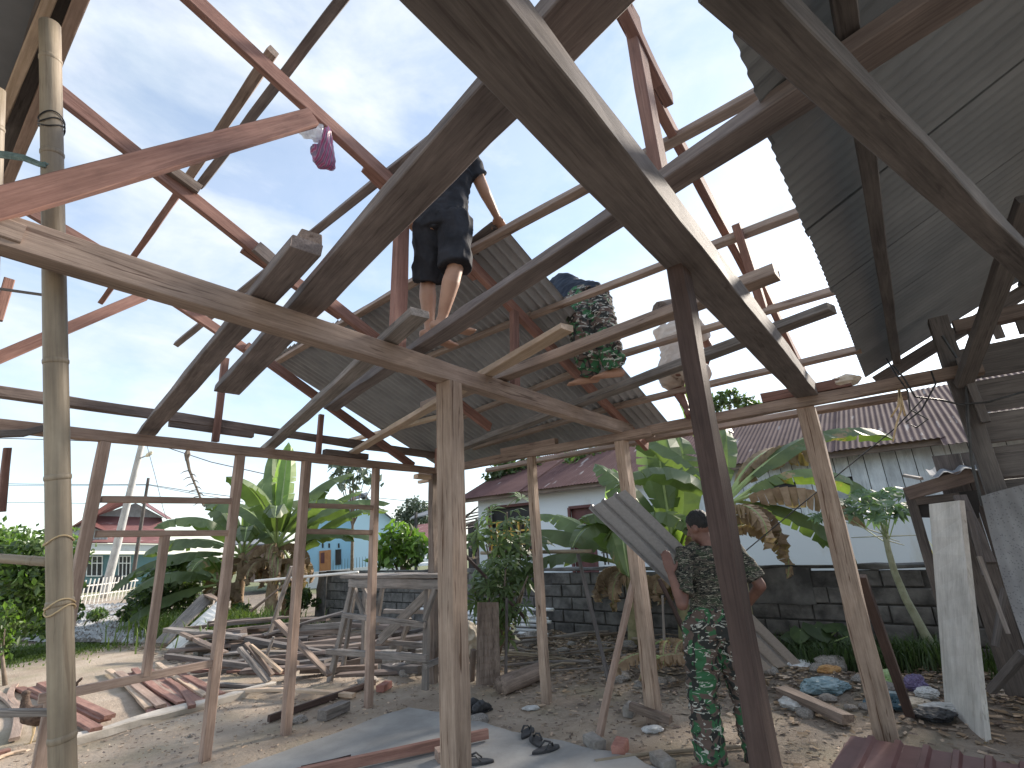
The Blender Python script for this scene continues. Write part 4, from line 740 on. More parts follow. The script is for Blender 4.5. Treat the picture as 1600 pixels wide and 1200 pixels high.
for z0, z1 in ((2.55, 2.79), (2.30, 2.53), (2.08, 2.29), (1.84, 2.05), (1.64, 1.825), (1.42, 1.63)): timber('wall_plank', (4.84+random.uniform(-.005, .005), -.50, (z0+z1)/2), (4.84, -3.6, (z0+z1)/2+random.uniform(-.008, .008)), .022, z1-z0, 'wood_shed', SH, wob=.004)
for y0 in np.arange(-.55, -3.5, -.24): timber('wall_plank', (4.9, y0-.75, .0), (4.9, y0-.75, 1.41), .23, .02, 'wood_shed', SH, up=(1, 0, 0))
timber('brace', PX(1500, 560, 4.7), PX(1540, 660, 4.72), .10, .05, 'wood_shed', SH)
m_ = MB(); m_.tube([PX(x, y, 4.68) for x, y in ((1472, 525), (1495, 560), (1510, 600), (1512, 650), (1518, 720), (1535, 790))], .010, 6); m_.build('cable', 'wire', SH, origin=PX(1472, 525, 4.68))
# shed junk in the dark corner
for i, (x0, y0, x1, y1, X0, X1, lab) in enumerate(((1548, 1080, 1600, 1020, 5.3, 5.1, 'dark log lying behind the white board'), (1530, 870, 1575, 990, 5.4, 5.3, 'grey slat leaning behind the curtain'), (1515, 800, 1540, 900, 5.6, 5.4, 'thin dark slat leaning right of the white board'), (1570, 920, 1555, 1010, 5.5, 5.4, 'weathered stick propped in the dark shed corner'))):
    tag(timber('scrap_wood', PX(x0, y0, X0), PX(x1, y1, X1), .055 if i == 0 else .04, .045 if i == 0 else .03, 'wood_shed' if i != 1 else 'wood_grey'), lab, 'wood')
JS = empty('junk_screen', (6.6, -.9, 0), 'dark plank screen closing the corner behind the white board', 'screen')
for k in range(9): timber('plank', (6.6+.02*(k % 2), -.35-.22*k, 0), (6.6, -.35-.22*k, 2.2), .215, .02, 'wood_shed', JS, up=(1, 0, 0))
# hanging curtain
CT = MB(); rows, colsn = 26, 22; V = []; F = []; TL, TR, BL, BR = PX(1530, 782, 4.62), PX(1552, 770, 4.55), PX(1566, 1035, 4.62), PX(1690, 1040, 4.5)
TL = Vector((4.66, -.36, 1.72)); TR = Vector((4.62, -.62, 1.78)); BL = Vector((4.66, -.33, .42)); BR = Vector((4.60, -.95, .36))
for r_ in range(rows+1):
    for c in range(colsn+1):
        s, t = c/colsn, r_/rows; p = TL.lerp(TR, s).lerp(BL.lerp(BR, s), t); a = .028*(.3+t); p = p+Vector((a*math.sin(s*26+2*math.sin(t*3))+.012*nz(s*5, t*7), .015*math.sin(t*4+s*3), 0)); V.append(p)
for r_ in range(rows):
    for c in range(colsn): i = r_*(colsn+1)+c; F.append((i, i+1, i+colsn+2, i+colsn+1))
mbc = MB(); mbc.v = V; mbc.f = F; mbc.m = [0]*len(F); tag(mbc.build('curtain', 'curtain', smooth=True, origin=TL), 'grey printed cloth curtain hanging at the shed post', 'curtain')
# upright white board
def slab4(name, P, th, mat, label, cat, parent=None):
    n = (P[1]-P[0]).cross(P[3]-P[0]).normalized(); M, L = frame(P[0], P[3], n); Mi = M.inverted(); m_ = MB(); R = []
    for k in range(13):
        t = k/12; a = P[0].lerp(P[3], t); b = P[1].lerp(P[2], t); j = .004*nz(k*.9, 3); R.append([Mi @ (a+n*th/2), Mi @ (b+n*th/2+(b-a).normalized()*j), Mi @ (b-n*th/2+(b-a).normalized()*j), Mi @ (a-n*th/2)])
    m_.ring_loft(R); o = m_.build(name, mat, parent, M); return tag(o, label, cat)
DR = slab4('white_door', [PZ(1481, 1112), PZ(1545, 1160), PX(1503, 782, 5.72), PX(1455, 788, 6.02)], .035, 'door_white', 'tall white painted board standing upright beside the shed', 'board')
# little outhouse roof behind the white board
OH = empty('outhouse', (6.5, .1, 0), 'little dark outhouse with bent tin roof behind the white board', 'shed')
timber('beam', PX(1416, 772, 6.2), PX(1520, 742, 6.2), .05, .12, 'wood_beam', OH); timber('beam', PX(1432, 784, 6.3), PX(1500, 775, 6.3), .04, .07, 'wood_shed', OH)
a = PX(1455, 745, 6.15); corrugated('roof_sheet', a, (1, 0, .15), PX(1545, 728, 6.15)-a, 1.0, .62, 'old_tin', OH, pitch=.15, amp=.02, rows=2)
m_ = MB(); P = [PX(1425, 778, 6.35), PX(1530, 765, 6.35), PX(1530, 810, 6.35), PX(1428, 808, 6.35)]; m_.ring_loft([[p+Vector((.5, 0, 0)) for p in P], P]); m_.build('shade_box', 'dark', OH, origin=P[0])  # near-black block standing in for the shade below the little roof
timber('post', (6.35, .02, 0), (6.35, .02, 1.9), .08, .08, 'wood_shed', OH, up=(1, 0, 0)); timber('post', (6.9, .02, 0), (6.9, .02, 1.9), .08, .08, 'wood_shed', OH, up=(1, 0, 0)); timber('brace', PX(1500, 775, 6.0), PX(1545, 880, 5.7), .09, .04, 'wood_shed', OH); timber('stick', PX(1413, 743, 6.6), PX(1440, 748, 6.1), .03, .03, 'wood_grey', OH)
# cables dangling at the plate end
def cable(pts, X, r, label, mat='wire', nm='cable'):
    P = [PX(x, y, X) for x, y in pts]; m_ = MB(); m_.tube(P, r, 5); tag(m_.build(nm, mat, origin=P[0], smooth=True), label, 'cable' if mat == 'wire' else 'twine')
cable([(1385, 560), (1400, 585), (1418, 610), (1422, 640), (1450, 655), (1432, 668), (1415, 660), (1440, 640), (1462, 600), (1455, 580)], 4.62, .006, 'tangled black cable hanging under the plate end')
cable([(1396, 572), (1412, 590), (1430, 620), (1470, 625), (1500, 632), (1545, 628), (1600, 612)], 4.60, .007, 'loose cable sagging along the dark plank wall')
cable([(1160, 865), (1250, 790), (1330, 725), (1400, 668), (1445, 620)], 5.0, .005, 'thin line stretched diagonally from the soldier up to the shed')
for i, (pts) in enumerate((((1404, 608), (1408, 640), (1400, 665), (1395, 690)), ((1406, 608), (1403, 635), (1392, 652)), ((1405, 608), (1412, 640), (1414, 650)))): cable(pts, 4.66, .007, ('longest straw strand', 'left straw strand', 'short straw strand')[i]+' hanging from the plate near the shed', 'twine', 'straw')

# ------------------------------------------------------------------ old eave and bamboo at the left edge
OE = empty('old_eave', (0, 2.4, 3.9), 'dark old roof eave with pale battens in the top left corner', 'eave')
m_ = MB(); m_.box((-1.6, 2.9, 3.99), (3.3, 3.4, .02)); m_.build('roof_panel', 'old_tin', OE, origin=(-1.6, 2.9, 3.98))
timber('batten', PZ(150, -60, 3.9), PZ(4, 305, 3.9), .05, .08, 'wood_pink', OE); timber('batten', PZ(88, -30, 3.9), PZ(-4, 200, 3.9), .045, .07, 'wood_fresh', OE); timber('batten', PZ(120, -60, 3.95), PZ(-2, 270, 3.95), .14, .03, 'wood_shed', OE)
b0, b1 = PD(98, 1195, 1.63), PD(78, 38, 2.07); d = (b0-b1).normalized(); b0 = b0+d*(b0.z+.05)/abs(d.z)
BP = empty('bamboo_pole', b0, 'thick tan bamboo pole standing close to the camera at left', 'bamboo pole'); round_pole('cane', [b0, b1], (.0375, .0355), 'bamboo', BP, 20, 9)
tip = MB(); tip.tube([b1-d*.001, b1-d*.004], .032, 16); tip.build('hollow_end', 'wood_shed', BP, origin=b1)
def lash(y0, D, parent, n=3, mat='rope', r=.0035):
    for k in range(n):
        c = b1.lerp(b0, (y0+k*.006)); m_ = MB(); ax = d; xx = ax.orthogonal().normalized(); yy = ax.cross(xx); m_.tube([c+(xx*math.cos(a)+yy*math.sin(a))*.040+ax*.012*math.sin(a*2+k) for a in np.linspace(0, 6.4, 26)], r, 5); m_.build('lashing', mat, parent, origin=c, smooth=True)
lash(.115, 2, BP, 3, 'wire', .0025); lash(.60, 2, BP, 2, 'twine', .003); lash(.545, 2, BP, 1, 'twine', .003)
e0, e1 = PD(-7, 185, 2.2), PD(-24, 640, 2.05); ed = (e1-e0).normalized(); e2 = e0+ed*(e0.z/abs(ed.z)); tag(round_pole('bamboo_pole', [e2, PD(-5, 140, 2.2)], (.03, .03), 'bamboo', None, 14, 8), 'thin bamboo pole at the extreme left edge of the picture', 'bamboo pole')
P = [PD(x, y, D) for x, y, D in ((-30, 238, 2.04), (10, 242, 2.0), (35, 246, 1.97), (60, 256, 1.94), (72, 258, 1.93))]; m_ = MB()
for k in range(4): m_.tube([p+Vector((.004*math.sin(k*2+i), .004*math.cos(k*3+i), .006*(k-1.5))) for i, p in enumerate(P)], .006, 6)
tag(m_.build('rope', 'rope', origin=P[0], smooth=True), 'frayed green rope tying the two bamboo poles together', 'rope')
hb0, hb1 = PD(-60, 868, 1.78), PD(78, 878, 1.76); tag(round_pole('bamboo_rail', [hb0, hb1], .016, 'bamboo', None, 12, 2), 'thin horizontal bamboo cane lashed to the thick pole', 'bamboo rail')
tag(round_pole('bamboo_rail', [PD(-60, 443, 2.0), PD(76, 462, 1.93)], .006, 'wood_shed', None, 8), 'slim dark stick between the two bamboo poles', 'stick')
tag(timber('batten', PD(-60, 1114, 1.72), PD(80, 1113, 1.70), .03, .024, 'wood_grey', wob=.003), 'grey batten fixed low across the left edge', 'batten'); tag(timber('batten', PY(-40, 672, 4.96), PY(72, 668, 4.96), .03, .05, 'wood_shed', bow=-.04), 'dark sagging lath lying on the left wall plate', 'batten')
tag(timber('red_stake', PY(2, 800, 5.6), PY(12, 700, 5.6), .05, .04, 'wood_red'), 'short red stick upright at the extreme left edge', 'stick'); tag(timber('red_stake', PY(-4, 500, 3.4), PY(15, 437, 3.4), .04, .04, 'wood_red'), 'red batten end between the bamboo poles', 'stick')

# ------------------------------------------------------------------ people
def remesh(mb, voxel, smooth=2):
    me = bpy.data.meshes.new('tmp'); me.from_pydata([tuple(v) for v in mb.v], [], mb.f); o = bpy.data.objects.new('tmp', me); COL.objects.link(o)
    bm = bmesh.new(); bm.from_mesh(me); bmesh.ops.recalc_face_normals(bm, faces=bm.faces); bm.to_mesh(me); bm.free()
    r = o.modifiers.new('r', 'REMESH'); r.mode = 'VOXEL'; r.voxel_size = voxel
    if smooth: s = o.modifiers.new('s', 'SMOOTH'); s.iterations = smooth; s.factor = .5
    dg = bpy.context.evaluated_depsgraph_get(); me2 = bpy.data.meshes.new_from_object(o.evaluated_get(dg)); bpy.data.objects.remove(o); bpy.data.meshes.remove(me); return me2
def finish(me, name, mat, parent, origin, wrinkle=0, wscale=14, stretch=(1, 1, 1)):
    me.materials.clear(); me.materials.append(MATS[mat]); o = Vector(origin); me.update(); nrm = [v.normal.copy() for v in me.vertices]
    for v, n in zip(me.vertices, nrm):
        if wrinkle:
            q = Vector((v.co.x*stretch[0], v.co.y*stretch[1], v.co.z*stretch[2]))*wscale; f = 1-abs(mnoise.noise(q))*2; v.co += n*wrinkle*(f-.5+.5*mnoise.noise(q*2.3))
        v.co -= o
    me.polygons.foreach_set('use_smooth', [True]*len(me.polygons)); me.update(); return add(name, me, parent, Matrix.Translation(o))
def cap(mb, a, b, ra, rb, n=12, side=None, r2=None):
    """limb segment with rounded ends"""
    a = Vector(a); b = Vector(b); d = (b-a); L = d.length; u = d/L; P = []; R = []
    for t in (-.95, -.6, 0): P.append(a+u*ra*t*.9); R.append(ra*math.sqrt(max(.05, 1-t*t)))
    P.append(a.lerp(b, .35)); R.append((ra*.6+rb*.4)*1.03); P.append(a.lerp(b, .7)); R.append(ra*.28+rb*.72)
    for t in (0, .6, .95): P.append(b+u*rb*t*.9); R.append(rb*math.sqrt(max(.05, 1-t*t)))
    mb.tube(P, R, n, side)
def hand(mb, wrist, d, palm_n, L=.18, curl=.5, flip=1):
    d = Vector(d).normalized(); n = Vector(palm_n); n = (n-d*n.dot(d)).normalized(); s = d.cross(n)*flip; w = Vector(wrist)
    mb.tube([w-d*.03, w, w+d*L*.22, w+d*L*.5, w+d*L*.54], [(.026, .020), (.027, .019), (.040, .016), (.042, .014), (.030, .009)], 10, side=s)
    for k, (o, l) in enumerate(((-.031, .40), (-.011, .46), (.011, .43), (.030, .33))):
        p = w+d*L*.50+s*o; dd = d.copy(); P = [p-d*.02, p]
        for j in range(3): dd = (dd*math.cos(curl*.7)+n*math.sin(curl*.7)).normalized(); n2 = n; p = p+dd*L*l/3*1.1; P.append(p.copy())
        mb.tube(P, [.0095, .010, .0092, .0085, .006], 7)
    p = w+d*L*.15-s*.036; P = [w+d*L*.08-s*.015, p]; dd = (d*.7-s*.6+n*.25).normalized()
    for j in range(2): p = p+dd*L*.19; P.append(p.copy()); dd = (dd+d*.3+n*.25).normalized()
    mb.tube(P, [.016, .014, .012, .008], 7)
def foot(mb, ankle, toe_dir, L=.24, up=Vector((0, 0, 1))):
    a = Vector(ankle); t = Vector(toe_dir).normalized(); s = up.cross(t).normalized(); g = a-up*.075
    mb.tube([g-t*.07+up*.03, g-t*.055+up*.035, g+t*.0+up*.045, g+t*.08+up*.034, g+t*.135+up*.024, g+t*.165+up*.018], [(.018, .022), (.032, .034), (.034, .045), (.040, .033), (.046, .024), (.040, .016)], 12, side=s)
    for k in range(5): o = (-.036+.018*k); l = (.052, .05, .046, .04, .034)[k]; mb.tube([g+t*.15+s*o+up*.016, g+t*(.17+l*.4)+s*o+up*.016, g+t*(.165+l)+s*o+up*.012], [.012, .012, .007], 7)
def person(name, J, label, cloth, voxel=.010, feet_bare=True, skin='skin', head=True, group=None):
    base = (Vector(J['lank'])+Vector(J['rank']))/2; base.z = min(Vector(J['lank']).z, Vector(J['rank']).z)-.08
    t = empty(name, base, label, 'person', group); V = {k: Vector(v) for k, v in J.items() if not isinstance(v, float)}
    sh = (V['lsh']-V['rsh']).normalized(); ms = (V['lsh']+V['rsh'])/2; pv = V['pelvis']; hs = (V['lhip']-V['rhip']).normalized(); spine = (ms-pv).normalized()
    def torso(mb, g=0.0, lo=True):
        P = [pv-spine*.11, pv-spine*.03, pv+spine*.06, pv.lerp(ms, .45), pv.lerp(ms, .72), ms-spine*.02, ms+spine*.045]; R = [(.13+g, .09+g), (.165+g, .115+g), (.155+g, .105+g), (.145+g, .10+g), (.175+g, .115+g), (.175+g, .095+g), (.08+g, .06+g)]; mb.tube(P, R, 18, side=sh)
    def arms(mb, g=0.0, cut=None):
        for s in 'lr':
            a, e, w = V[s+'sh'], V[s+'elb'], V[s+'wri']
            if cut is None: cap(mb, a, e, .052, .042); cap(mb, e, w, .042, .027); 
            else: e2 = a.lerp(e, cut); mb.tube([ms.lerp(a, .55), a, a.lerp(e2, .5), e2], [.075+g, .062+g, .056+g*1.2, .056+g*1.6], 12)
    def legs(mb, g=0.0, cut=None):
        for s in 'lr':
            h, k, a = V[s+'hip'], V[s+'kne'], V[s+'ank']
            if cut is None:
                cap(mb, h, k, .088, .055); P = [k, k.lerp(a, .12), k.lerp(a, .32), k.lerp(a, .6), k.lerp(a, .9), a]; bk = Vector(J.get('back', (0, 0, 0)))*.018; mb.tube([P[0], P[1]+bk*.6, P[2]+bk, P[3]+bk*.5, P[4], P[5]], [.052, .054, .058, .047, .033, .034], 12)
            elif cut <= 1: mb.tube([pv.lerp(h, .8), h, h.lerp(k, .5), h.lerp(k, cut)], [.105+g, .10+g, .088+g, .088+g*1.1], 16)
            else:
                mb.tube([pv.lerp(h, .8), h, h.lerp(k, .5), k, k.lerp(a, .35), k.lerp(a, .7), k.lerp(a, cut-1)], [.105+g, .10+g, .085+g, .066+g, .066+g*1.1, .058+g*1.2, .056+g*1.3], 16)
    mb = MB(); torso(mb); arms(mb); legs(mb)
    nk = V['neck']; hd = V['head']; cap(mb, ms+spine*.01, hd-(hd-nk).normalized()*.03, .062, .055)
    fw = Vector(J['face']).normalized(); hu = (hd-nk).normalized(); fw = (fw-hu*fw.dot(hu)).normalized(); rs = fw.cross(hu)
    def ell(mb, c, r3, n=14, m=9):
        R = []
        for i in range(m+1):
            th = math.pi*(i/m); zz = -math.cos(th); rr = max(.03, math.sin(th)); R.append([c+rs*(r3[0]*rr*math.cos(a))+fw*(r3[1]*rr*math.sin(a))+hu*(r3[2]*zz) for a in np.linspace(0, 2*math.pi, n, endpoint=False)])
        mb.ring_loft(R)
    if head:
        ell(mb, hd+hu*.02, (.074, .092, .095)); ell(mb, hd-hu*.055+fw*.028, (.055, .062, .06)); mb.tube([hd+fw*.09+hu*.01, hd+fw*.112-hu*.025, hd+fw*.095-hu*.035], [.008, .016, .012], 7)
        for s in (-1, 1): ell(mb, hd+rs*s*.079-fw*.005-hu*.012, (.010, .020, .032), 8, 6)
        mb.tube([hd+fw*.083-hu*.062-rs*.025, hd+fw*.096-hu*.062, hd+fw*.083-hu*.062+rs*.025], [.006, .009, .006], 6)
    for s, fl in (('l', 1), ('r', -1)):
        w = V[s+'wri']; dd = Vector(J.get(s+'hand', w-V[s+'elb'])); hand(mb, w, dd, J.get(s+'palm', (0, 0, -1)), curl=J.get(s+'curl', .45), flip=fl)
        foot(mb, V[s+'ank'], J.get(s+'toe', J['face']))
    body = finish(remesh(mb, voxel, 2), 'body', skin, t, base)
    if head:
        for s in (-1, 1): m_ = MB(); ell(m_, hd+fw*.086+rs*s*.03+hu*.012, (.011, .008, .007), 8, 6); m_.build('eye', 'hair', t, origin=hd, smooth=True)
        m_ = MB(); ell(m_, hd+hu*.040-fw*.012, (.083, .098, .092)); hm = remesh(m_, .009, 1)
        bm = bmesh.new(); bm.from_mesh(hm); dl = [v for v in bm.verts if ((v.co-hd).dot(fw) > .052 and (v.co-hd).dot(hu) < .055) or (v.co-hd).dot(hu) < -.045]; bmesh.ops.delete(bm, geom=dl, context='VERTS'); bm.to_mesh(hm); bm.free(); finish(hm, 'hair', 'hair', t, hd, .006, 60)
    for part, mat, g, wr in cloth:
        mb = MB()
        if part == 'shirt': torso(mb, .018); arms(mb, .012, J.get('sleeve', .62)); st = (1, 1, 1.6)
        elif part == 'pants': legs(mb, g, 1.93); mb.tube([pv-spine*.10, pv-spine*.02, pv+spine*.09], [(.15+g*.6, .11+g), (.172+g*.6, .122+g*.7), (.155+g*.6, .108+g*.6)], 18, side=hs); st = (1, 1, 2.2)
        elif part == 'shorts': legs(mb, g, J.get('hem', 1.0)); mb.tube([pv-spine*.10, pv-spine*.02, pv+spine*.08], [(.15+g*.6, .11+g), (.172+g*.6, .122+g*.7), (.155+g*.6, .108+g*.6)], 18, side=hs); st = (1.3, 1.3, .8)
        finish(remesh(mb, voxel, 2), part, mat, t, base, wr, 8, st)
    return t
fwd = Vector((.80, .60, 0)); rgt = Vector((.60, -.80, 0))
def L3(b, r, f, z): return Vector(b)+rgt*r+fwd*f+Vector((0, 0, z))
# soldier on the ground carrying the roofing sheet
b = Vector((3.99, 1.345, .0)); Hh = 1.03
S4 = dict(pelvis=L3(b, .015, .0, .93*Hh), lsh=L3(b, -.12, .03, 1.395*Hh), rsh=L3(b, .27, .02, 1.385*Hh), neck=L3(b, .05, .02, 1.46*Hh), head=L3(b, .025, .045, 1.575*Hh), lhip=L3(b, -.08, 0, .90*Hh), rhip=L3(b, .11, 0, .90*Hh),
          lkne=L3(b, -.14, .03, .49*Hh), rkne=L3(b, .145, .0, .49*Hh), lank=L3(b, -.165, -.03, .085), rank=L3(b, .16, -.06, .085), lelb=PD(1066, 945, 3.48), lwri=PD(1048, 896, 3.58), relb=PD(1188, 915, 3.62), rwri=PD(1160, 955, 3.92),
          face=fwd*.8-rgt*.75, lhand=Vector((.1, .15, .95)), lpalm=fwd, ltoe=fwd-rgt*.3, rtoe=fwd+rgt*.3, back=-fwd, sleeve=.82, lcurl=.35, rpalm=fwd)
person('person', S4, 'soldier in camouflage shirt and trousers on the ground holding a metal sheet', [('shirt', 'camo_shirt', 0, .012), ('pants', 'camo_pants', .036, .018)], .008, skin='skin_dark')
tl, tr, br, bl_ = PD(938, 804, 4.02), PD(977, 765, 3.80), PD(1252, 1036, 4.12), PD(1207, 1082, 4.34); uu = (br-tr); vv = (tl-tr)
tag(corrugated('roofing_sheet', tr, uu, vv, uu.length, vv.length*1.18, 'zinc_new', pitch=vv.length*1.18/3.3, amp=.028, rib=True, rows=6, sag=.01), 'new ribbed grey metal sheet carried slantwise by the soldier', 'metal sheet')
# barefoot man in black on the planks
b = Vector((1.99, 2.04, 2.845))
S1 = dict(pelvis=L3(b, .0, -.0, .80), lsh=L3(b, -.12, .08, 1.28), rsh=L3(b, .20, -.02, 1.27), neck=L3(b, .06, .05, 1.36), head=L3(b, .07, .09, 1.46), lhip=L3(b, -.085, .02, .78), rhip=L3(b, .085, -.02, .78), lkne=L3(b, -.13, .16, .44), rkne=L3(b, .085, -.04, .42),
          lank=L3(b, -.115, .14, .075), rank=L3(b, -.015, .0, .075), lelb=L3(b, -.30, .30, 1.05), lwri=L3(b, -.2, .52, 1.0), relb=PY(757, 300, 1.86), rwri=PY(776, 338, 1.90), face=fwd*.7+rgt*.5, rpalm=(0, 0, -1), back=-fwd, sleeve=.55, hem=1.0, ltoe=fwd*.5+rgt*.5, rtoe=fwd*.3+rgt*.9, rcurl=.8)
person('person', S1, 'barefoot man in black shirt and shorts standing on a high plank', [('shirt', 'cloth_black', 0, .012), ('shorts', 'cloth_black', .020, .014)], .009, skin='skin')
# man in camouflage trousers bent over the purlins
fa2 = PZ(925, 600, 2.83); fb2 = PZ(962, 590, 2.83); hip = PX(917, 468, 3.66); sho = PX(868, 452, 3.95)+Vector((0, 0, 0))
S2 = dict(pelvis=hip, lhip=hip+Vector((-.04, .08, -.03)), rhip=hip+Vector((.04, -.08, -.03)), lkne=PX(915, 530, 3.42)+Vector((0, .03, 0)), rkne=PX(948, 525, 3.5), lank=fa2+Vector((0, 0, .08)), rank=fb2+Vector((.02, 0, .08)),
          lsh=sho+Vector((.05, .18, .0)), rsh=sho+Vector((-.03, -.16, .02)), neck=sho+Vector((.06, .10, -.02)), head=sho+Vector((.12, .17, -.10)), lelb=sho+Vector((.15, .25, -.25)), lwri=sho+Vector((.25, .20, -.42)), relb=sho+Vector((.12, -.08, -.28)), rwri=sho+Vector((.26, .0, -.42)), face=Vector((.3, .5, -.8)), back=Vector((-.3, -.3, 0)), ltoe=Vector((-.45, .85, 0)), rtoe=Vector((-.5, .8, 0)))
person('person', S2, 'bending worker in dark shirt and camouflage trousers up on the grey plank', [('shirt', 'cloth_navy', 0, .012), ('pants', 'camo_pants', .030, .020)], .010, skin='skin')
# crouching worker half hidden by the dark post
hp3 = PX(1058, 572, 4.55)
S3 = dict(pelvis=hp3, lhip=hp3+Vector((0, .09, -.03)), rhip=hp3+Vector((0, -.09, -.03)), lkne=hp3+Vector((.20, .12, -.10)), rkne=hp3+Vector((.22, -.16, -.10)), lank=PX(1074, 640, 4.62), rank=PX(1100, 640, 4.62), lsh=hp3+Vector((.12, .16, .43)), rsh=hp3+Vector((.12, -.2, .43)), neck=hp3+Vector((.17, -.02, .5)), head=hp3+Vector((.26, -.03, .58)),
          lelb=hp3+Vector((.32, .14, .2)), lwri=hp3+Vector((.45, .02, .0)), relb=hp3+Vector((.32, -.24, .2)), rwri=hp3+Vector((.45, -.1, 0)), face=Vector((1, 0, -.3)), back=Vector((-1, 0, 0)), ltoe=Vector((1, .2, 0)), rtoe=Vector((1, -.2, 0)), hem=.9)
person('person', S3, 'crouching worker in beige clothes mostly hidden behind the dark leaning post', [('shirt', 'cloth_beige', 0, .012), ('shorts', 'cloth_beige', .03, .012)], .011, skin='skin_dark')
lg = tag(round_pole('log_end', [PX(1032, 487, 3.6), PX(1075, 478, 3.9)], .085, 'wood_old', None, 12), 'short round brown log end left of the dark post', 'log')
# ------------------------------------------------------------------ trestle
TS = empty('work_trestle', (4.3, 5.3, 0), 'weathered grey timber trestle standing behind the left wall posts', 'trestle')
XF, XB = 4.15, 4.85
def ts(name, x0, y0, x1, y1, X0=XF, X1=None, w=.06, h=.045, mat='wood_grey', up=(1, 0, 0)): timber(name, PX(x0, y0, X0), PX(x1, y1, X1 or X0), w, h, mat, TS, up=up, wob=.006)
ts('leg', 512, 1077, 553, 905, w=.085); ts('leg', 664, 1078, 668, 905, w=.075); ts('leg', 567, 1062, 571, 905, XB, w=.075); ts('leg', 588, 976, 600, 905, XB, w=.07); ts('leg', 700, 1062, 697, 905, XB, w=.075); ts('leg', 536, 1045, 556, 910, XB-.2, w=.06)
ts('rail', 536, 961, 664, 977, XF-.05, w=.06); ts('rail', 511, 1018, 667, 1029, XF-.05, w=.07); ts('rail', 590, 1002, 706, 1012, XB-.05, w=.06); ts('rail', 664, 1041, 708, 1022, XF-.05, XB, w=.06); ts('rail', 600, 955, 706, 957, XB+.05, w=.05)
ts('brace', 670, 926, 594, 1000, XB-.12, w=.13, h=.03); ts('brace', 551, 912, 570, 965, XF+.12, w=.06); ts('brace', 682, 915, 664, 968, XF-.05, w=.05); ts('brace', 640, 965, 622, 1020, XB+.1, w=.06); ts('brace', 565, 915, 585, 950, XB-.1, w=.05)
ts('top_beam', 547, 911, 700, 913, XF-.05, w=.10, h=.05); ts('top_beam', 556, 908, 704, 908, XB-.04, w=.10, h=.05); ts('top_board', 545, 900, 706, 899, XF+.06, w=.26, h=.035, up=(0, 0, 1)); ts('top_board', 552, 899, 706, 897, XB-.12, w=.26, h=.035, up=(0, 0, 1))
# ------------------------------------------------------------------ fresh red lumber behind the concrete strip
q = random.Random(21)
ORD = ['leftmost', 'second', 'third', 'fourth', 'fifth', 'sixth', 'seventh', 'eighth', 'ninth', 'tenth', 'eleventh', 'rightmost']
cols = ['wood_red', 'wood_red', 'wood_pink', 'wood_red', 'wood_tan']
rows_ = [(214, 1050, 240, 1116), (162, 1040, 243, 1116), (185, 1050, 252, 1103), (196, 1046, 270, 1111), (222, 1052, 287, 1106), (205, 1041, 283, 1098), (235, 1058, 318, 1098), (246, 1036, 322, 1088), (262, 1062, 300, 1104), (250, 1052, 285, 1094), (270, 1050, 330, 1084), (282, 1052, 345, 1085), (208, 1064, 262, 1112), (230, 1046, 312, 1102)]
for i, (x0, y0, x1, y1) in enumerate(rows_):
    fresh = i in (1, 7); z = .03+.022*(i % 3); a, b_ = PZ(x0, y0, z), PZ(x1, y1, z); L = (b_-a); b_ = a+L*min(1, 3.6/L.length) if L.length > 3.9 else b_
    a = b_-L.normalized()*min(L.length, q.uniform(2.6, 3.6))
    tag(timber('sawn_board', a, b_, q.uniform(.07, .13), .03, 'wood_fresh' if fresh else cols[i % 5], bowy=q.uniform(-.05, .05), wob=.004), ('left' if i == 1 else 'right')+' of two pale fresh boards among the red lumber row' if fresh else ORD[sorted((r[2] for j, r in enumerate(rows_) if j not in (1, 7))).index(x1)]+' reddish board from the left in the row behind the concrete strip', 'board', 'pale boards in the lumber row' if fresh else 'red lumber row')
for i, (x0, y0, x1, y1, bw, mt) in enumerate(((30, 1075, 130, 1115, .0, 'wood_red'), (50, 1075, 165, 1125, .0, 'wood_red'), (64, 1068, 172, 1120, 0, 'wood_red'), (112, 1095, 155, 1142, 0, 'wood_pink'), (70, 1066, 120, 1102, 0, 'wood_pink'), (90, 1105, 150, 1140, 0, 'wood_red'))):
    tag(timber('sawn_board', PZ(x0, y0, .03+.03*(i % 3)), PZ(x1, y1, .03+.03*(i % 3)), .10, .035, mt, bowy=bw), 'thick red board in the short stack beside the bamboo pole', 'board', 'red boards beside the bamboo pole')
tag(timber('bent_board', PZ(24, 1070, .03), PZ(55, 1113, .03), .07, .03, 'wood_pink', bowy=-.12), 'pale curved board nearest the bamboo pole on its left', 'board'); tag(timber('bent_board', PZ(-5, 1082, .03), PZ(22, 1155, .03), .08, .03, 'wood_tan', bowy=.10), 'brown curved board at the left edge by the hen', 'board'); tag(timber('red_offcut', PZ(-8, 1178, .02), PZ(15, 1172, .02), .08, .03, 'wood_red'), 'dark red offcut lying at the lower left edge', 'offcut'); tag(timber('bent_board', PZ(-8, 1188, .02), PZ(40, 1172, .02), .03, .02, 'wood_fresh', bowy=.05), 'thin pale lath at the lower left edge', 'lath')
for x0, y0, x1, y1, w, h, mt, bw, lab in ((335, 1084, 553, 1087, .07, .04, 'wood_fresh', .05, 'long bowed pale board lying across the left wall foot'), (300, 1048, 448, 1051, .05, .04, 'wood_red', 0, 'thin red board behind the left posts'), (330, 1068, 440, 1076, .08, .04, 'wood_grey', 0, 'grey board lying before the old lumber pile'), (420, 1123, 585, 1066, .045, .06, 'wood_brown', 0, 'dark board on edge beside the second left post'), (340, 1092, 395, 1082, .10, .03, 'curb', 0, 'pale flat board fragment behind the left wall foot')):
    tag(timber('loose_board', PZ(x0, y0, h/2+.012), PZ(x1, y1, h/2+.012), w, h, mt, bow=bw), lab, 'board')
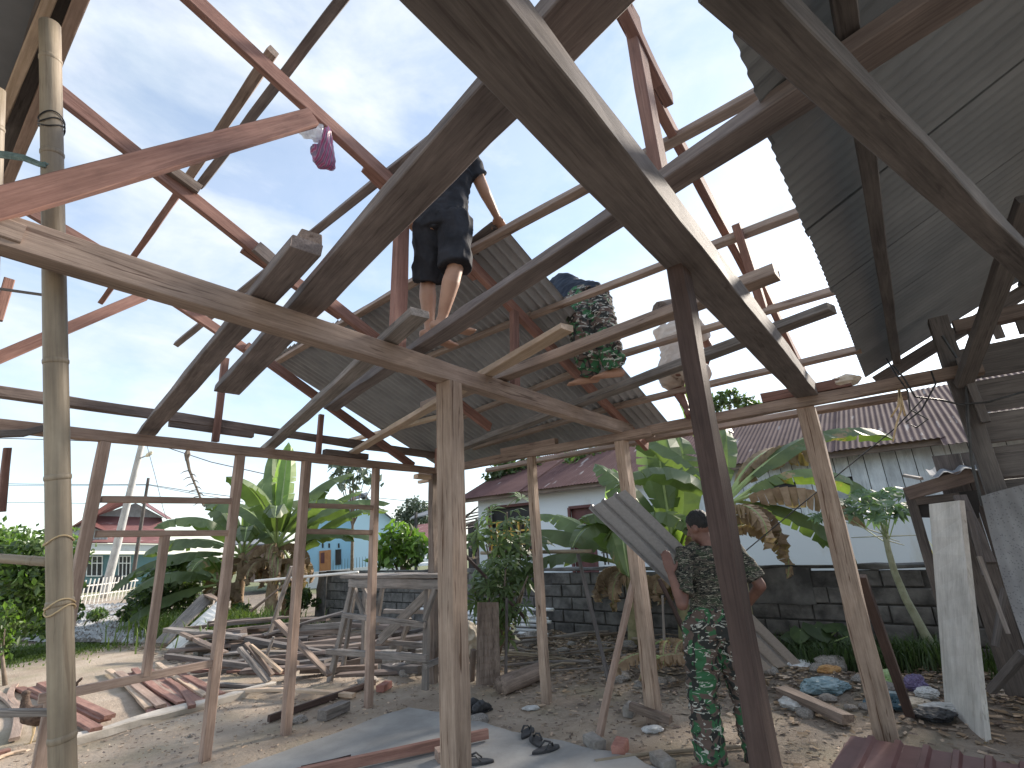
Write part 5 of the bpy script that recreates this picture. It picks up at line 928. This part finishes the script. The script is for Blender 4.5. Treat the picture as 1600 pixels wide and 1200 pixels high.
tag(timber('wood_block', PZ(503, 1118, .05), PZ(540, 1102, .05), .12, .09, 'wood_grey'), 'short grey timber block on the dirt near the slab', 'block')
tag(timber('red_plank', PZ(455, 1212, .085), PZ(762, 1146, .085), .05, .07, 'wood_red'), 'red plank lying across the concrete slab in front of the centre post', 'plank'); tag(timber('thin_lath', PZ(470, 1199, .05), PZ(548, 1181, .05), .02, .02, 'wood_brown'), 'thin dark lath on the concrete slab', 'lath')
tag(timber('wood_offcut', PZ(682, 1180, .075), PZ(700, 1176, .075), .12, .08, 'wood_pink'), 'small pink wood offcut under the red plank by the centre post', 'offcut')
# ------------------------------------------------------------------ pile of old lumber
q = random.Random(5)
for i in range(64):
    t = q.random(); lay = i//13; x = q.uniform(300, 640); y = 1050-lay*17-q.uniform(0, 14); D = 6.3+.035*(1060-y)+q.uniform(-.3, .7); c = PD(x, y, D); c.z = max(.04, min(.55, c.z)); a = q.gauss(0, .42); dv = (Vector((CR.x, CR.y, 0)).normalized()*math.cos(a)+Vector((CF.x, CF.y, 0)).normalized()*math.sin(a)*.9+Vector((0, 0, q.gauss(0, .07)))); L = q.uniform(.6, 1.9)
    tag(timber('old_board', c-dv*L/2, c+dv*L/2, q.uniform(.07, .2), q.uniform(.03, .10), q.choice(['wood_old', 'wood_old', 'wood_grey', 'wood_old', 'wood_shed', 'wood_beam']), wob=.012), 'weathered old board in the heap behind the trestle', 'board', 'heap of old boards')
for x0, y0, x1, y1, D0, D1, w, mt, lab in ((432, 970, 515, 1055, 6.3, 5.9, .10, 'wood_old', 'long board sloping down across the old heap to the trestle foot'), (375, 1012, 420, 1065, 6.4, 6.2, .10, 'wood_grey', 'white streaked plank slanting at the left of the heap'), (392, 1008, 440, 1050, 6.5, 6.3, .04, 'wood_fresh', 'pale bent stick over the left of the heap'), (385, 1005, 425, 1055, 6.5, 6.3, .09, 'wood_old', 'brown plank slanting beside the white streaked plank'), (416, 1025, 428, 995, 6.6, 6.7, .07, 'wood_grey', 'short grey stub poking up in the heap'), (418, 1000, 456, 885, 8.6, 8.8, .08, 'wood_grey', 'tall grey stick leaning in front of the banana stems'), (455, 905, 392, 955, 9.0, 9.0, .04, 'bark', 'thin brown branch slanting before the banana stems')):
    a, b_ = PD(x0, y0, D0), PD(x1, y1, D1); a.z = max(a.z, .04); b_.z = max(b_.z, .04); tag(timber('old_board', a, b_, w, .035, mt, wob=.008), lab, 'board')
tag(round_pole('white_pole', [PD(398, 908, 9.2), PD(560, 894, 9.0)], .024, 'bamboo_white'), 'white painted pole set level in front of the banana clump', 'pole')
# boards leaning at the banana clump
def quadboard(pl, D, th, mat, label, nm='leaning_board'): P = [PD(x, y, d_) for (x, y), d_ in zip(pl, D)]; [setattr(p, 'z', max(p.z, .02)) for p in P]; return slab4(nm, P, th, mat, label, 'board')
quadboard([(240, 1005), (262, 1006), (330, 940), (314, 930)], (9.6, 9.5, 10.6, 10.7), .03, 'wood_grey', 'narrow grey board leaning up toward the banana stems'); quadboard([(258, 1022), (282, 1028), (352, 952), (340, 940)], (9.3, 9.1, 10.2, 10.3), .03, 'door_white', 'wide pale grey board leaning up at the banana clump'); quadboard([(275, 1030), (300, 1032), (332, 1000), (318, 985)], (9.0, 8.9, 9.6, 9.7), .03, 'curb', 'short pale board leaning in front of the wide grey one'); quadboard([(318, 930), (338, 938), (345, 938), (330, 928)], (10.6, 10.3, 10.6, 10.9), .03, 'wood_old', 'bent board tip joining the narrow leaning board')
pc = PD(316, 1022, 8.6); pc.z = 0; PT = empty('potted_plant', pc, 'spiky plant in a square grey pot by the leaning boards', 'potted plant'); m_ = MB(); m_.ring_loft([[pc+Vector((a*.1, b_*.1, 0)) for a, b_ in ((-1, -1), (1, -1), (1, 1), (-1, 1))], [pc+Vector((a*.13, b_*.13, .24)) for a, b_ in ((-1, -1), (1, -1), (1, 1), (-1, 1))]]); m_.build('pot', 'stone', PT, origin=pc)
for k in range(14): a = k*.9; m_ = MB(); c = pc+Vector((0, 0, .22)); dv = Vector((math.cos(a)*.16, math.sin(a)*.16, .2+.05*(k % 3))); s = Vector((-math.sin(a)*.012, math.cos(a)*.012, 0)); m_.quad(c-s, c+s, c+dv*.6+s*.8, c+dv*.6-s*.8); m_.quad(c+dv*.6-s*.8, c+dv*.6+s*.8, c+dv); m_.build('leaf', 'leaf_mid', PT, origin=c)
for x, y, D, rr, lab in ((352, 1018, 8.6, .10, 'pale round pot right of the leaning boards'), (368, 1015, 8.7, .13, 'dark bucket lying right of the leaning boards')): c = PD(x, y, D); c.z = 0; m_ = MB(); m_.tube([c, c+Vector((0, 0, .02)), c+Vector((0, 0, .2)), c+Vector((0, 0, .22)), c+Vector((0, 0, .20)), c+Vector((0, 0, .05))], [rr*.7, rr*.8, rr, rr*1.08, rr*.9, rr*.7], 14); tag(m_.build('bucket', 'plastic_white' if rr < .12 else 'rubber', origin=c, smooth=True), lab, 'bucket')
# ------------------------------------------------------------------ things between the right wall and the block wall
VB = slab4('upright_board', [PZ(744, 1072), PZ(782, 1070), PX(779, 941, 5.0), PX(746, 941, 4.98)], .03, 'wood_old', 'wide brown board standing upright right of the centre post', 'board'); tag(timber('thin_stake', PZ(790, 1068), PX(792, 935, 5.15), .03, .03, 'wood_shed'), 'thin dark stake right of the upright board', 'stake'); tag(timber('upright_stub', PZ(737, 1066), PX(740, 1015, 4.95), .06, .05, 'wood_old'), 'low stub left of the upright board', 'stub')
tag(round_pole('bamboo_rail', [PX(752, 864, 6.2), PX(925, 861, 6.2)], .028, 'bamboo', None, 10, 4), 'level bamboo cane rack behind the slim right wall post', 'bamboo rail')
for x0, y0, x1, y1, X0, X1, w, mt, lab in ((952, 1066, 903, 866, 5.5, 6.15, .045, 'wood_shed', 'dark pole leaning from the rubble to the bamboo rack'), (936, 1150, 990, 905, 4.2, 4.75, .06, 'wood_pink', 'straight brace leaning from the dirt up to the carved post'), (820, 965, 718, 858, 5.6, 5.2, .05, 'wood_brown', 'dark brace sloping down right of the centre post'), (1422, 1118, 1345, 900, 5.7, 5.1, .07, 'wood_brown', 'dark brace leaning behind the rough right post'), (1082, 1012, 1030, 905, 6.2, 6.0, .06, 'wood_brown', 'dark plank leaning left of the soldier'), (1040, 1040, 1035, 930, 6.4, 6.4, .03, 'wood_grey', 'thin grey stake left of the soldier'), (765, 900, 742, 990, 6.6, 6.4, .025, 'wood_shed', 'crooked black stick right of the centre post')):
    a, b_ = PX(x0, y0, X0), PX(x1, y1, X1); tag(timber('prop', a, b_, w, w*.7, mt, wob=.006), lab, 'prop')
PV = []
for k in range(9): z = .16+.085*(k//2)+.03*(k % 2); tag(round_pole('pvc_pipe', [(7.0+.12*(k % 3), 7.3+.1*k, z), (7.1+.1*(k % 3), 5.0+.12*(k % 4), z+.01)], .026, 'pvc', None, 8), 'white plastic pipe in the stack before the block wall', 'pipe', 'stack of white pipes')
rc = PX(740, 862, 6.2); RO = empty('black_hen', rc, 'black fowl perched at the left end of the bamboo rack', 'hen')
def bird(root, c, dirv, s, mat):
    d_ = Vector(dirv).normalized(); up = Vector((0, 0, 1)); mb = MB(); mb.tube([c-d_*.16*s+up*.10*s, c-d_*.10*s+up*.06*s, c+up*.02*s, c+d_*.09*s+up*.03*s, c+d_*.13*s+up*.08*s, c+d_*.15*s+up*.15*s, c+d_*.155*s+up*.19*s], [.012*s, .05*s, .085*s, .07*s, .045*s, .030*s, .026*s], 12); mb.tube([c+d_*.13*s+up*.19*s, c+d_*.17*s+up*.20*s, c+d_*.20*s+up*.195*s], [.028*s, .028*s, .006*s], 8)
    for k in range(5): a = (k-2)*.22; mb.tube([c-d_*.10*s+up*.07*s, c-d_*(.2+.03*k)*s+up*(.10+.05*k)*s], [.03*s, .012*s], 6)
    body_ = finish(remesh(mb, .008*s, 1), 'body', mat, root, c, .004, 40)
    for k in (-1, 1): sd = d_.cross(up)*k*.03*s; m_ = MB(); m_.tube([c+sd-up*.04*s, c+sd-d_*.01*s-up*.11*s, c+sd+d_*.0*s-up*.18*s], [.016*s, .009*s, .007*s], 6); [m_.tube([c+sd-up*.18*s, c+sd-up*.185*s+d_*.05*s*math.cos(a)+d_.cross(up)*.05*s*math.sin(a)], .005*s, 5) for a in (-.6, 0, .6)]; m_.build('leg', 'twine', root, origin=c)
bird(RO, rc+Vector((0, 0, .0)), (0, -1, .2), .55, 'feather_dark')
hc = PZ(52, 1160); HN = empty('brown_hen', hc, 'dark brown hen walking behind the bamboo pole at lower left', 'hen'); bird(HN, hc+Vector((0, 0, .20)), (-CR.x, -CR.y, 0), 1.1, 'feather')
# sack and chair
c = PZ(728, 1035)+Vector((.3, .2, 0)); m_ = MB(); m_.tube([c, c+Vector((0, 0, .05)), c+Vector((.02, 0, .25)), c+Vector((0, .03, .40)), c+Vector((0, 0, .48))], [.12, .19, .20, .13, .03], 14); tag(finish(remesh(m_, .02, 2), 'sack', 'sack', None, c, .03, 9), 'pale slumped sack right of the centre post', 'sack')
CHR = empty('wood_stool', (7.9, 4.55, 1.1), 'small dark stool frame on top of the block wall', 'stool'); a = PX(960, 880, 7.95); [timber('leg', a+Vector((x, y, -.02)), a+Vector((x, y*1.1, .16)), .025, .025, 'wood_shed', CHR) for x in (-.06, .06) for y in (-.14, .14)]; timber('seat', a+Vector((0, -.19, .17)), a+Vector((0, .19, .17)), .16, .02, 'wood_shed', CHR)
# stones, rubble, sticks
def rock(s, seed):
    q = random.Random(seed); bm = bmesh.new(); bmesh.ops.create_icosphere(bm, subdivisions=2, radius=1)
    for v in bm.verts: v.co *= 1+.30*mnoise.noise(v.co*1.3+Vector((seed*3.1, 0, 0)))+.22*mnoise.noise(v.co*3.1+Vector((seed*5.1, 0, 0))); v.co.z *= .65
    me = bpy.data.meshes.new('stone'); bm.to_mesh(me); bm.free(); me.materials.append(MATS['stone']); return me
RK = [rock(1, k) for k in range(5)]
q = random.Random(9)
for i in range(70):
    x, y = (q.uniform(5.6, 7.6), q.uniform(2.3, 5.2)) if i < 52 else (q.uniform(5.6, 7.2), q.uniform(.5, 2.2)); s = q.uniform(.025, .09) if i > 6 else q.uniform(.09, .16); o = add('stone', RK[i % 5], None, Matrix.Translation((x, y, gz(x, y)+s*.2)) @ Matrix.Rotation(q.uniform(0, 6), 4, 'Z') @ Matrix.Diagonal((s*q.uniform(.8, 1.4), s, s*q.uniform(.7, 1.1), 1))); tag(o, 'grey rubble stone lying in the strip before the block wall', 'stone', 'rubble stones')
for i, (x, y, s, lab) in enumerate(((842, 1095, .0, ''), (283, 1100, 0, ''), (1302, 1060, .16, 'largest round pale stone beside the blue bag'), (748, 1128, .09, 'pale flat stone beside the black shoes'), (468, 1128, .07, 'flat pale stone near the slab edge at left'), (830, 1010, .16, 'large grey boulder behind the slim right wall post'), (575, 1067, .11, 'grey stone under the trestle at left'), (640, 1055, .12, 'grey stone under the trestle at right'), (1260, 1120, .08, 'grey stone on the litter right of the dark post'), (300, 1150, .03, 'single pebble on the bare dirt left of the wall post'))):
    if s: c = PZ(x, y); o = add('stone', RK[i % 5], None, Matrix.Translation((c.x, c.y, gz(c.x, c.y)+s*.25)) @ Matrix.Diagonal((s*1.2, s, s*.9, 1))); tag(o, lab, 'stone')
for i in range(16):
    x, y = q.uniform(610, 680), q.uniform(1035, 1068); c = PZ(x, y, 0)+Vector((.3, .4, .05+.09*(i % 2))); a = q.uniform(-.2, .2)-.9; dv = Vector((math.cos(a), math.sin(a), 0)); tag(timber('concrete_block', c-dv*.13, c+dv*.13, .11, .09, 'stone', wob=.012, ch=.012), 'broken grey block in the low heap under the trestle', 'block', 'broken blocks under the trestle')
for i, (x, y, an, mt, lab) in enumerate(((970, 1168, .3, 'brick', 'red brick lying at the slab corner'), (928, 1160, 1.0, 'stone', 'grey concrete lump beside the red brick'), (985, 1108, .2, 'stone', 'grey half block at the foot of the carved post'), (600, 1072, .4, 'brick', 'red brick fragment under the trestle'), (1035, 1190, .9, 'stone', 'square concrete chunk right of the slab'))):
    c = PZ(x, y, .045); dv = Vector((math.cos(an), math.sin(an), 0)); tag(timber('brick', c-dv*.10, c+dv*.10, .10, .075, mt, wob=.008, ch=.008), lab, 'brick')
tag(timber('old_beam', PZ(985, 1103, .12), PZ(1048, 1125, .06), .07, .06, 'wood_old'), 'short squared beam lying behind the carved post foot', 'beam'); tag(round_pole('old_log', [PZ(783, 1072, .09), PZ(845, 1048, .10)], .10, 'wood_old', None, 12), 'split brown log lying right of the upright board', 'log'); tag(round_pole('long_stick', [PZ(930, 1190, .03), PZ(1010, 1178, .03), PZ(1160, 1166, .02)], .016, 'bamboo', None, 8), 'long pale stick on the dirt at the soldier feet', 'stick')
tag(timber('old_beam', PZ(1222, 1078, .12), PZ(1325, 1125, .06), .13, .07, 'wood_old', wob=.015), 'rotten plank end lying under the carried sheet', 'beam')
for i in range(30):
    x, y = q.uniform(5.7, 7.7), q.uniform(2.2, 5.6); a = q.gauss(-.9, .5); L = q.uniform(.3, 1.5); z = gz(x, y)+q.uniform(.03, .14); dv = Vector((math.cos(a), math.sin(a), q.gauss(0, .05))); o = round_pole('dry_stick', [Vector((x, y, z))-dv*L/2, Vector((x, y, z+.02)), Vector((x, y, z))+dv*L/2], q.uniform(.008, .022), q.choice(['bark', 'wood_grey', 'bamboo']), None, 6); tag(o, 'dry stick among the rubble before the block wall', 'stick', 'dry sticks in the rubble')
def chips(name, n, fn, size, label, mats, seed):
    q = random.Random(seed); V = []; F = []; MI = []
    for k in range(n):
        x, y = fn(q); z = gz(x, y)+q.uniform(.002, .02); a = q.uniform(0, 6.28); L = size*q.uniform(.4, 1.6); w = L*q.uniform(.12, .5); t = q.uniform(-.4, .4); ux, uy = math.cos(a)*L/2, math.sin(a)*L/2; wx, wy = -math.sin(a)*w/2, math.cos(a)*w/2; i = len(V); V += [(x-ux-wx, y-uy-wy, z), (x+ux-wx, y+uy-wy, z+L*.2*t), (x+ux+wx, y+uy+wy, z+L*.2*t+.006), (x-ux+wx, y-uy+wy, z+.008)]; F.append((i, i+1, i+2, i+3)); MI.append(q.randrange(len(mats)))
    return tag(add(name, mesh(name, V, F, mats, MI)), label, 'litter', kind='stuff')
chips('leaf_litter', 11000, lambda q: (7.8-abs(q.gauss(0, 1.15)), q.uniform(-.6, 5.4)), .055, 'dry leaves and chips strewn before the block wall', ['banana_dry', 'litter', 'wood_old', 'stem_dry', 'wood_fresh'], 1); chips('wood_chips', 1300, lambda q: (q.uniform(1.0, 5.0), q.uniform(4.6, 7.0)), .026, 'scattered wood chips on the bare dirt', ['wood_fresh', 'litter', 'wood_old'], 2); chips('wood_chips', 900, lambda q: (q.uniform(3.9, 5.6), q.uniform(.8, 4.4)), .03, 'chips and twigs around the right wall posts', ['wood_fresh', 'litter', 'wood_old'], 3); chips('leaf_litter', 2500, lambda q: (q.uniform(3.6, 7.5), q.uniform(8, 14)), .09, 'dead leaves around the lumber heap and banana clump', ['banana_dry', 'litter', 'wood_old'], 4)
# dead banana fronds on the ground left of the soldier
for i in range(9): x, y = q.uniform(5.6, 6.6), q.uniform(2.0, 3.0); DFp = empty('dead_frond', (x, y, .1), 'dry grey banana frond heaped left of the soldier', 'dead frond', 'dead fronds'); a = q.uniform(0, 6.28); banana_leaf(DFp, Vector((x, y, .2+.02*i)), Vector((math.cos(a), math.sin(a), .35)), q.uniform(.5, .9), .22, 1.5, 'banana_dry', tear=.8, fold=.9, seed=400+i)
# ------------------------------------------------------------------ rubbish
def bag(name, px, py, s, mat, label, sq=(1, 1, .6), seed=0):
    c = PZ(px, py, .02); c.z = gz(c.x, c.y)+s*.35; bm = bmesh.new(); bmesh.ops.create_icosphere(bm, subdivisions=4, radius=1); sd = Vector((seed*5.3, 1, 2))
    for v in bm.verts: f = 1+.30*mnoise.noise(v.co*1.6+sd)+.16*(1-abs(mnoise.noise(v.co*4+sd))*2); v.co = Vector((v.co.x*sq[0]*s*f, v.co.y*sq[1]*s*f, v.co.z*sq[2]*s*f))
    me = bpy.data.meshes.new(name); bm.to_mesh(me); bm.free(); me.materials.append(MATS[mat]); o = add(name, me, None, Matrix.Translation(c) @ Matrix.Rotation(-.9, 4, 'Z')); tag(o, label, 'rubbish'); return o
bag('plastic_bag', 1290, 1085, .14, 'plastic_blue', 'crumpled light blue plastic bag on the litter', (1.6, .8, .5), 1); bag('plastic_bag', 1436, 1090, .09, 'plastic_purple', 'crumpled purple plastic bag beside the white board', (1, .8, .9), 2); bag('plastic_bag', 1452, 1098, .08, 'plastic_white', 'white plastic scrap beside the purple bag', (1.2, .8, .6), 3); bag('plastic_bag', 1470, 1118, .11, 'plastic_white', 'shiny white wrapper at the foot of the white board', (1.4, .8, .35), 4)
bag('plastic_bag', 1388, 1082, .10, 'plastic_green', 'green plastic wrapper behind the rough right post', (.9, .9, .8), 5); bag('plastic_bag', 1300, 1066, .06, 'plastic_orange', 'orange plastic cup beside the blue bag', (1.8, .8, .7), 6); bag('cloth_heap', 1392, 1108, .13, 'cloth_teal', 'dark teal cloth heap between the rough post and its brace', (1.3, 1, .5), 7); bag('plastic_bag', 1240, 1105, .10, 'plastic_white', 'clear plastic tub half buried right of the dark post', (1, 1, .5), 8); bag('plastic_bag', 1250, 1052, .11, 'pvc', 'grey glassy plastic scrap under the end of the carried sheet', (1.2, .9, .4), 9); bag('plastic_bag', 1425, 1110, .10, 'sack', 'cream plastic wrapper left of the purple bag', (1.5, .9, .35), 10); bag('plastic_bag', 830, 1105, .05, 'plastic_white', 'small white scrap left of the slim right wall post', (1.5, .9, .4), 11); bag('plastic_bag', 1020, 1140, .06, 'plastic_white', 'white scrap at the foot of the carved post', (1.3, .9, .4), 12); bag('dark_pot', 1460, 1125, .11, 'rubber', 'dark pot lid lying at the foot of the white board', (1.3, 1, .35), 13); bag('white_cloth', 688, 893, .0001, 'plastic_white', 'x', (1, 1, 1), 14)
bpy.data.objects.remove(bpy.data.objects['white_cloth'])
# red brown ribbed sheet in the lower right corner
a = PZ(1330, 1149, .23); bb = PZ(1640, 1195, .23); c = PZ(1290, 1215, .23); RS = tag(corrugated('roofing_sheet', a, c-a, bb-a, 1.1, (bb-a).length, 'sheet_red', pitch=.145, amp=.022, rib=True, rows=4), 'maroon ribbed roofing sheets lying flat in the lower right corner', 'metal sheet'); tag(corrugated('roofing_sheet', a+Vector((-.03, .03, -.03)), c-a, bb-a, 1.1, (bb-a).length, 'sheet_red', pitch=.145, amp=.022, rib=True, rows=4), 'lower maroon sheet peeping out beneath the top one', 'metal sheet')
for k in range(3): tag(timber('support_lath', a+Vector((-.05-.3*k, .05, -.13)), bb+Vector((-.05-.3*k, 0, -.13)), .08, .17, 'wood_old'), 'wooden bearer under the maroon sheets', 'bearer', 'bearers under the maroon sheets')
# ------------------------------------------------------------------ sandals and shoes on the slab
def sandal(px, py, ang, label, L=.25, mat='rubber', z=.036):
    c = PZ(px, py, z); t = empty('flip_flop', c, label, 'sandal', 'sandals on the slab'); R = Matrix.Translation(c) @ Matrix.Rotation(ang, 4, 'Z'); shp = []
    for k in range(20): a = 2*math.pi*k/20; x = math.cos(a)*L/2; w = (.042+.010*math.cos(a)) * (1-.10*math.cos(2*a)); shp.append((x, math.sin(a)*w))
    m_ = MB(); m_.ring_loft([[(x, y, 0) for x, y in shp], [(x, y, .012) for x, y in shp], [(x*.97, y*.95, .018) for x, y in shp]]); s_ = m_.build('sole', mat, t, R)
    for k in (-1, 1): m_ = MB(); m_.tube([(L*.27, 0, .018), (L*.22, k*.012, .045), (L*.05, k*.032, .055), (-L*.12, k*.042, .02)], [(.006, .005), (.008, .004), (.009, .004), (.008, .005)], 6); m_.build('strap', mat, t, R, smooth=True)
sandal(853, 1173, -.4, 'front black flip flop of the cluster on the slab edge'); sandal(838, 1160, .9, 'middle dark flip flop of the cluster on the slab edge', mat='rubber'); sandal(824, 1147, .3, 'rear flip flop of the cluster tipped at the slab edge'); sandal(746, 1192, 2.2, 'single flip flop right of the centre post on the slab')
for i, (x, y) in enumerate(((740, 1110), (752, 1114))): c = PZ(x, y, .0); t = empty('shoe', c, ('left' if i == 0 else 'right')+' black shoe of the pair beside the centre post', 'shoe', 'black shoes by the centre post'); m_ = MB(); m_.tube([c+Vector((-.12, 0, .03)), c+Vector((-.08, 0, .05)), c+Vector((0, 0, .06)), c+Vector((.09, 0, .035)), c+Vector((.14, 0, .02))], [(.02, .03), (.04, .05), (.042, .055), (.045, .03), (.02, .015)], 12, side=(0, 1, 0)); finish(remesh(m_, .01, 1), 'upper', 'rubber', t, c, .006, 20); m_ = MB(); m_.box(c+Vector((.0, 0, .008)), (.26, .085, .014)); m_.build('sole', 'dark', t, origin=c)
# ------------------------------------------------------------------ plastic bag hung from the rafter
hk = PY(513, 192, Y1-.06); HB = empty('hanging_bag', hk, 'pink striped plastic bag hanging from a red rafter', 'bag')
def sheetbag(name, outline, depth, mat, thick=.05, seed=0):
    P = [PD(x, y, depth) for x, y in outline]; c = sum(P, Vector())/len(P); m_ = MB(); n = CF; R = []
    for s, sc in ((-1, .25), (-.75, .75), (0, 1), (.75, .75), (1, .25)): R.append([c+(p-c)*sc+n*thick*s for p in P])
    m_.ring_loft(R); me = remesh(m_, .008, 2); o = finish(me, name, mat, HB, c, .012, 26, (1, 1, .4)); return o
dB = (hk-CO).dot(CF)
sheetbag('striped_bag', [(513, 193), (518, 208), (522, 240), (524, 262), (520, 268), (505, 264), (496, 262), (488, 250), (484, 236), (488, 228), (498, 226), (508, 215)], dB, 'bag_stripe', .05); sheetbag('clear_bag', [(498, 186), (508, 196), (512, 212), (504, 222), (492, 222), (486, 216), (470, 214), (465, 208), (472, 205), (482, 204), (480, 192)], dB+.03, 'bag_clear', .035)
# small bag on the plate by the shed
bb_ = PX(1290, 600, 4.75); bm = bmesh.new(); bmesh.ops.create_icosphere(bm, subdivisions=3, radius=.07)
for v in bm.verts: v.co *= 1+.35*mnoise.noise(v.co*30)
for v in bm.verts: v.co.y *= 1.5; v.co.z *= .7
me = bpy.data.meshes.new('plastic_bag'); bm.to_mesh(me); bm.free(); me.materials.append(MATS['sack']); tag(add('plastic_bag', me, None, Matrix.Translation((4.75, .22, 2.70))), 'crumpled cream bag lying on the plate beside the shed roof', 'bag')
